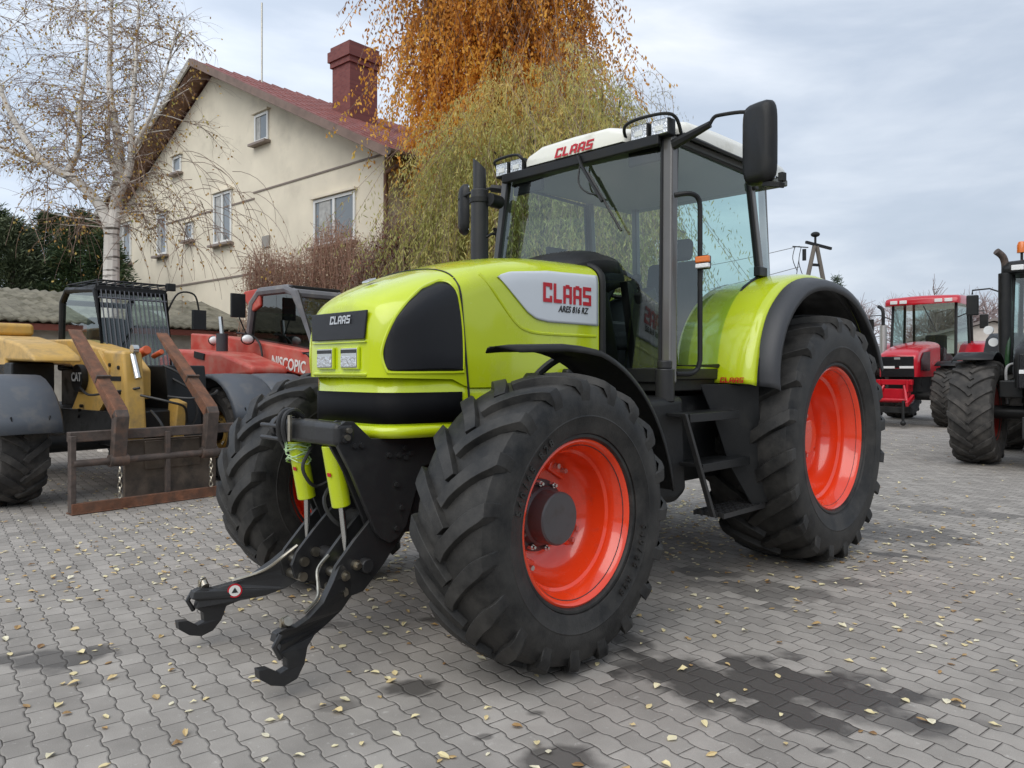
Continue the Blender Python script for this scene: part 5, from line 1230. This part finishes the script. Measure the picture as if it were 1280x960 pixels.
# ---- birch
random.seed(21)
Bt = thing('birch_tree', 'white barked birch with bare fine twigs and a few yellow leaves at the left', 'tree', (-7.0, 13.0, 0))
trunk = MB(); twm = MB(); blv = LV()
def tw_seg(mb, pts, r0, r1, n=6): mb.tube(pts, [lerp(r0, r1, k/(len(pts)-1)) for k in range(len(pts))], n)
def twigs(p, d, r, depth, ln):
    pts = [p.copy()]; k = 5; nd = d.normalized(); zf = 0
    for i in range(k):
        droop = -.10 if depth < 2 else -.02
        nd = (nd+rv(.13)+Vector((0, 0, droop))).normalized(); p = p+nd*ln/k; pts.append(p.copy())
        if depth > 0:
            for q in range(2 if depth > 1 else (2 if random.random() < .8 else 1)):
                if random.random() < .62:
                    sd = (nd+rv(.55)+Vector((0, 0, -.05))).normalized(); twigs(p, sd, r*.5, depth-1, ln*random.uniform(.45, .75))
        elif random.random() < .14*(1.0 if p.z < 5.2 else .9):
            blv.leaf(p+rv(.02), Vector((0, 0, -1))+rv(.5), rv(1), random.uniform(.04, .065), random.uniform(.03, .045), min(1, max(0, random.gauss(.5, .25))))
    tw_seg(twm if depth < 2 else trunk, pts, r, r*.45, 3 if depth < 2 else 6)
O_ = Vector((-7.0, 13.0, 0))
def lim(pts, r0, r1):
    r0 *= .82; r1 *= .8
    pts = [Vector(q)-O_ for q in pts]; sp = smoothpath(pts, 5); tw_seg(trunk, sp, r0, r1, 10); return sp
LIMBS = [([(-7.0, 13, 0), (-6.97, 13, 1.5), (-6.93, 13, 2.95), (-6.92, 13, 3.8)], .19, .15, 0),
         ([(-6.92, 13, 3.7), (-7.10, 13.0, 4.2), (-7.5, 12.95, 4.65), (-8.02, 12.9, 4.95), (-8.45, 12.8, 5.6), (-8.72, 12.7, 6.4), (-8.9, 12.6, 7.6)], .13, .02, 1),
         ([(-6.92, 13, 3.7), (-6.86, 13.1, 4.6), (-6.85, 13.1, 5.3), (-7.0, 13.1, 6.2), (-7.05, 13.2, 7.2), (-7.0, 13.2, 8.4)], .14, .02, 1),
         ([(-7.7, 12.95, 4.75), (-7.5, 13, 5.2), (-7.52, 13.1, 6.0), (-7.4, 13.1, 7.0), (-7.5, 13.2, 8.0)], .07, .015, 1),
         ([(-6.9, 13, 4.2), (-6.55, 12.9, 4.9), (-6.48, 12.8, 5.7), (-6.4, 12.8, 6.6), (-6.3, 12.7, 7.8)], .09, .015, 1),
         ([(-6.85, 13, 4.8), (-7.15, 13.3, 5.4), (-7.2, 13.5, 6.4), (-7.3, 13.6, 7.6)], .07, .015, 1),
         ([(-6.5, 12.9, 5.2), (-6.1, 12.7, 5.7), (-5.8, 12.6, 6.4), (-5.6, 12.6, 7.2)], .045, .012, 1),
         ([(-8.0, 12.9, 4.95), (-8.5, 12.8, 5.1), (-9.0, 12.6, 5.5), (-9.3, 12.5, 6.4)], .06, .015, 1)]
for pts, r0, r1, tws in LIMBS:
    sp = lim(pts, r0, r1)
    if tws:
        for i in range(2, len(sp)):
            for q in range(2):
                if random.random() < .62:
                    d = Vector((random.gauss(0, 1), random.gauss(0, .7), random.uniform(.0, .8))); twigs(sp[i], d, .011, 2, random.uniform(.5, 1.05))
# hanging curtains of twigs at right, in front of the house wall
for i in range(130):
    x = random.uniform(-1.2, 2.4); p = Vector((x, random.uniform(-.8, .8), random.uniform(3.9, 5.6)-.25*max(0, x))); pts = [p.copy()]; d = Vector((random.uniform(-.2, .8), random.uniform(-.3, .3), .25))
    for k in range(9):
        d = (d*.8+Vector((random.gauss(0, .05), random.gauss(0, .05), -.22))).normalized(); p = p+d*.16; pts.append(p.copy())
        if k > 2 and random.random() < .34: blv.leaf(p+rv(.03), Vector((0, 0, -1))+rv(.5), rv(1), random.uniform(.04, .07), random.uniform(.03, .045), min(1, max(0, random.gauss(.45, .2))))
    tw_seg(twm, pts, .006, .003, 3)
trunk.build('trunk', birchbark(), Bt); twm.build('twigs', TWIG, Bt, smooth=False)
blv.build('leaves', leafmat('birch_yellow_leaf', [(0, (.28, .13, .04)), (.4, (.48, .27, .06)), (.8, (.58, .44, .12)), (1, (.40, .42, .12))], .6, .3), Bt)
# ---- conifers
CON = leafmat('dark_conifer_needle', [(0, (.018, .038, .015)), (.5, (.045, .08, .028)), (.85, (.09, .12, .04)), (1, (.18, .14, .05))], .7, .1)
def conifer(label, loc, h, r, n, seed, mt=CON, group=None):
    random.seed(seed); t = thing('conifer_tree', label, 'tree', (*loc, 0), group=group)
    b = MB(); b.tube([(0, 0, 0), (0, 0, h*.95)], [.16, .02], 8); b.build('trunk', BARKG, t)
    lv = LV(); NB = n//40
    for i in range(NB):
        z = h*random.uniform(.05, 1)**.9; rr = r*(1-z/h)**.65*random.uniform(.75, 1.1); a = random.uniform(0, 2*PI); c0 = random.gauss(.45, .2)
        for k in range(40):
            t_ = random.uniform(.35, 1); p = Vector((rr*t_*math.cos(a), rr*t_*math.sin(a), z-.25*rr*t_*t_+.12*t_))+rv(.10)
            lv.leaf(p, Vector((math.cos(a), math.sin(a), random.uniform(-.2, .9)))+rv(.4), rv(1), random.uniform(.10, .22), .035, max(0, min(1, c0+random.gauss(0, .15))))
    lv.build('foliage', mt, t); return t
GCON = leafmat('grey_green_conifer', [(0, (.03, .045, .022)), (.5, (.075, .10, .05)), (1, (.16, .18, .09))], .7, .1)
conifer('dusty grey-green conifer at the far left edge, above the shed roof', (-13.6, 20.5), 5.3, 2.7, 26000, 31, GCON)
conifer('dark green conifer between the grey-green conifer and the birch trunk', (-12.2, 21.2), 5.7, 2.3, 24000, 32)
conifer('dark pointed conifer close to the left corner of the house, behind the birch', (-11.3, 20.9), 5.1, 1.7, 15000, 33)
conifer('tall dark conifer crown at the left picture edge behind the grey-green one', (-15.8, 23), 6.2, 2.6, 22000, 34)
conifer('dark green conifer just right of the grey-green one, above the yellow cab roof', (-14.0, 22.8), 6.0, 2.5, 22000, 36)
conifer('tiny dark conifer tip beside the A-shaped power pole', (17.25, 40), 6.2, 1.1, 6000, 35)
# ---- shrubs
def shrub(name, label, cat, loc, size, n, seed, mt, twm_, lsz, spread=1):
    random.seed(seed); t = thing(name, label, cat, (*loc, 0)); b = MB(); lv = LV(); w, d, h0, h1 = size
    for i in range(n):
        x = random.uniform(-w, w); y = random.uniform(-d, d); zt = lerp(h0, h1, random.random()**.6)*(1-.18*(x/w)**2)*(1+.08*math.sin(x*3.1))
        p = Vector((x*.8+random.gauss(0, .35), y*.7, zt*.25)); q = Vector((x, y, zt)); pts = [p, (p+q)/2+rv(.12), q, q+rv(.12)+Vector((0, 0, random.uniform(-.1, .15)))]
        b.tube(pts, [.009, .006, .004, .003], 3)
        for k in range(lsz[2]):
            s_ = random.random()**.5; pp = p.lerp(q, s_)+rv(.12); lv.leaf(pp, rv(1), rv(1), lsz[0]*random.uniform(.5, 1.3), lsz[1]*random.uniform(.6, 1.3), random.random())
            if k % 3 == 0: b.tube([pp, pp+rv(.14)], .003, 3)
    b.build('stems', twm_, t, smooth=False); lv.build('foliage', mt, t); return t
REDL = leafmat('dark_red_leaf', [(0, (.08, .025, .018)), (.5, (.22, .07, .04)), (.85, (.32, .12, .06)), (1, (.38, .24, .12))], .6, .2)
BEIL = leafmat('dry_beige_leaf', [(0, (.30, .14, .09)), (.5, (.48, .34, .22)), (1, (.60, .50, .34))], .7, .2)
shrub('bare_hedge', 'twiggy beige and red leafless hedge in front of the cream house', 'hedge', (-4.15, 16.2), (1.5, .5, 2.6, 4.35), 1500, 41, BEIL, mat('pale_red_twig', (.36, .21, .15), .8), (.06, .026, 15))
shrub('red_shrub', 'dense dark red leaved shrub between the bare hedge and the willow', 'shrub', (-2.5, 15.4), (.75, .5, 2.4, 4.45), 950, 42, REDL, TWIG, (.06, .03, 26))
# ---- far trees on the right
def bare_tree(label, loc, h, seed, group):
    random.seed(seed); t = thing('bare_tree', label, 'tree', (*loc, 0), group=group); b = MB()
    def rec(p, d, r, dep, ln):
        pts = [p.copy()]
        for i in range(4):
            d = (d+rv(.12)+Vector((0, 0, .04))).normalized(); p = p+d*ln/4; pts.append(p.copy())
            if dep > 0 and i > 0:
                for q in range(2 if dep > 1 else 3): rec(p, (d+rv(.5)).normalized(), r*.5, dep-1, ln*.68)
        b.tube(pts, [lerp(r, r*.5, k/4) for k in range(5)], 3)
    rec(Vector((0, 0, 0)), Vector((0, 0, 1)), .16, 3, h*.55)
    for k in range(4): rec(Vector((0, 0, h*.25)), (Vector((random.gauss(0, .6), random.gauss(0, .6), 1))).normalized(), .09, 3, h*.42)
    b.build('crown', mat('pinkish_grey_twigs', (.30, .23, .22), .9) if 'pinkish_grey_twigs' not in bpy.data.materials else bpy.data.materials['pinkish_grey_twigs'], t, smooth=False); return t
for i, (x, y, h, lb) in enumerate(((23.5, 42, 5.2, 'bare pinkish-grey tree directly above the red tractor roof'), (26.3, 43, 4.9, 'bare pinkish-grey tree seen between the red and green tractors'), (30.5, 46, 4.8, 'bare grey tree behind the green tractor exhaust'), (20.9, 47, 5.0, 'small faint bare tree left of the red tractor cab'))):
    bare_tree(lb, (x, y), h, 50+i, 'bare trees beyond the yard')
random.seed(61)
far = LV()
for i in range(15000):
    x = random.uniform(5, 75); h = 2.3+1.0*mnoise.noise(Vector((x*.35, 3, 0)))+.6*mnoise.noise(Vector((x*1.3, 7, 0))); z = h*random.random()**.7; p = Vector((x, 52+random.uniform(-1.2, 1.2), z))
    far.leaf(p, rv(1), rv(1), .5, .28, max(0, min(1, random.gauss(.5, .2)+.3*mnoise.noise(p*.5))))
fo = far.build('far_scrub', leafmat('far_hedge_leaf', [(0, (.05, .05, .03)), (.5, (.13, .11, .07)), (1, (.24, .19, .13))], .9, .1), None); tag(fo, 'low brownish scrub along the far edge of the yard', 'scrub', kind='stuff')
b = MB(); b.prism([(-5, 0, 0), (5, 0, 0), (5, 0, 2.6), (0, 0, 3.8), (-5, 0, 2.6)], (0, 7, 0)); o = b.build('wall', mat('pale_barn_wall', (.55, .50, .45), .9, var=.1), None, smooth=False)
bn = thing('barn', 'pale low barn partly hidden behind the red tractor cab', 'barn', (24.0, 37.5, 0), R_(-25)); o.parent = bn
b = MB(); b.prism([(-5.4, -.3, 2.45), (0, -.3, 3.86), (5.4, -.3, 2.45), (5.4, -.3, 2.6), (0, -.3, 4.0), (-5.4, -.3, 2.6)], (0, 7.6, 0)); b.build('roof', mat('grey_barn_roof', (.2, .17, .16), .8), bn, smooth=False)
# A-shaped power pole
pl = thing('power_pole', 'wooden A-shaped power pole against the grey sky', 'utility pole', (16.15, 40, 0), R_(20))
b = MB(); b.tube([(-2.2, 0, 0), (-.08, 0, 8.0)], [.15, .11], 10); b.build('pole_leg', mat('weathered_pole', (.16, .14, .12), .9), pl)
b = MB(); b.tube([(2.0, 0, 0), (.08, 0, 8.0)], [.15, .11], 10); b.build('pole_leg', bpy.data.materials['weathered_pole'], pl)
b = MB(); b.box((.2, 0, 8.05), (1.7, .12, .14), (0, .15, 0)); b.build('crossarm', BLACK, pl); b = MB(); b.box((0, 0, 7.0), (.8, .1, .14)); b.build('crossarm', BLACK, pl)
b = MB(); b.cyl((-.02, 0, 8.1), (-.02, 0, 8.5), .06); b.ball((-.02, 0, 8.62), .24, (1, 1, .6)); b.cyl((-.75, 0, 7.2), (-.75, 0, 7.8), .10); b.cyl((-.95, 0, 5.7), (-.95, 0, 6.3), .10); build_each(b, 'insulator', BLACK, pl)
b = MB()
for x, z0, z1 in ((-1.35, 6.6, 7.9), (-.95, 6.3, 7.9), (-1.1, 5.2, 7.2)): b.tube(smoothpath([(x, 0, z1), (x-.15, 0, (z0+z1)/2), (x+.15, 0, z0)], 4), .025, 4)
b.box((-1.0, 0, 7.9), (1.0, .06, .05)); b.build('jumper_cables', BLACK, pl)
b = MB()
for (a, c) in (((15.3, 40, 8.0), (-2, 62, 9.3)), ((15.3, 40, 6.9), (-2, 62, 6.7))):
    A, C_ = Vector(a), Vector(c); b.tube([A.lerp(C_, t/14)-Vector((0, 0, 1.0*4*(t/14)*(1-t/14))) for t in range(15)], .018, 4)
tag(b.build('power_line', mat('cable_grey', (.2, .2, .2), .6)), 'thin power lines running left from the A-shaped pole', 'power line')

# ================================================================== SKY, SUN, CAMERA
SUN_EL, SUN_AZ = 48, 205       # azimuth measured clockwise from +Y (behind the camera, a little left)
w = bpy.data.worlds.new('World'); sc.world = w; w.use_nodes = True; nt = w.node_tree; L = nt.links.new
bg = nt.nodes['Background']
sk = N(nt, 'ShaderNodeTexSky'); sk.sky_type = 'NISHITA'; sk.sun_disc = False; sk.sun_elevation = R_(SUN_EL); sk.sun_rotation = R_(SUN_AZ); sk.air_density = 1.5; sk.dust_density = 3
tc = N(nt, 'ShaderNodeTexCoord'); mp = N(nt, 'ShaderNodeMapping'); mp.inputs['Scale'].default_value = (1, 1, 3.2); mp.inputs['Rotation'].default_value = (R_(6), R_(-8), 0); L(tc.outputs['Generated'], mp.inputs[0])
n1 = N(nt, 'ShaderNodeTexNoise'); n1.inputs['Scale'].default_value = 2.2; n1.inputs['Detail'].default_value = 7; n1.inputs['Roughness'].default_value = .52; n1.inputs['Distortion'].default_value = .25; L(mp.outputs[0], n1.inputs['Vector'])
cr = N(nt, 'ShaderNodeValToRGB'); e = cr.color_ramp.elements; e.new(.5); e.new(.6)
for i, (p, c) in enumerate(((.30, (4.1, 4.9, 6.0, 1)), (.45, (5.1, 5.8, 6.9, 1)), (.58, (6.7, 7.3, 8.2, 1)), (.74, (9.2, 9.4, 9.9, 1)))): e[i].position = p; e[i].color = c
L(n1.outputs['Fac'], cr.inputs[0])
mx = N(nt, 'ShaderNodeMix', data_type='RGBA'); mx.inputs[0].default_value = .90; L(sk.outputs[0], mx.inputs[6]); L(cr.outputs[0], mx.inputs[7])
gs = N(nt, 'ShaderNodeSeparateXYZ'); L(tc.outputs['Generated'], gs.inputs[0])
gm = N(nt, 'ShaderNodeMapRange'); gm.inputs[1].default_value = -.6; gm.inputs[2].default_value = .6; gm.inputs[3].default_value = 1.10; gm.inputs[4].default_value = .84; L(gs.outputs[0], gm.inputs[0])
gv = N(nt, 'ShaderNodeVectorMath', operation='SCALE'); L(mx.outputs[2], gv.inputs[0]); L(gm.outputs[0], gv.inputs['Scale'])
L(gv.outputs[0], bg.inputs[0]); bg.inputs[1].default_value = .095
sl = bpy.data.lights.new('sun', 'SUN'); sl.energy = 1.3; sl.angle = R_(60); sl.color = (1, .96, .90)
so_ = bpy.data.objects.new('sun', sl); COL.objects.link(so_)
az, el = R_(SUN_AZ), R_(SUN_EL); d = Vector((math.sin(az)*math.cos(el), math.cos(az)*math.cos(el), math.sin(el)))
so_.rotation_euler = (-d).to_track_quat('-Z', 'Y').to_euler(); so_.location = (0, 0, 30)
cam = bpy.data.cameras.new('camera'); co = bpy.data.objects.new('camera', cam); COL.objects.link(co); sc.camera = co
cam.sensor_width = 36; cam.lens = 940/1280*36; cam.clip_end = 3000; cam.clip_start = .05
cam.shift_y = -17/1280
co.location = (0, 0, 1.39); co.rotation_euler = (R_(90), 0, 0)
vs = sc.view_settings; vs.view_transform = 'Standard'; vs.look = 'None'; vs.gamma = 1; vs.exposure = .52; vs.use_curve_mapping = False
sc.cycles.max_bounces = 8; sc.cycles.transparent_max_bounces = 16; sc.cycles.caustics_reflective = False; sc.cycles.caustics_refractive = False
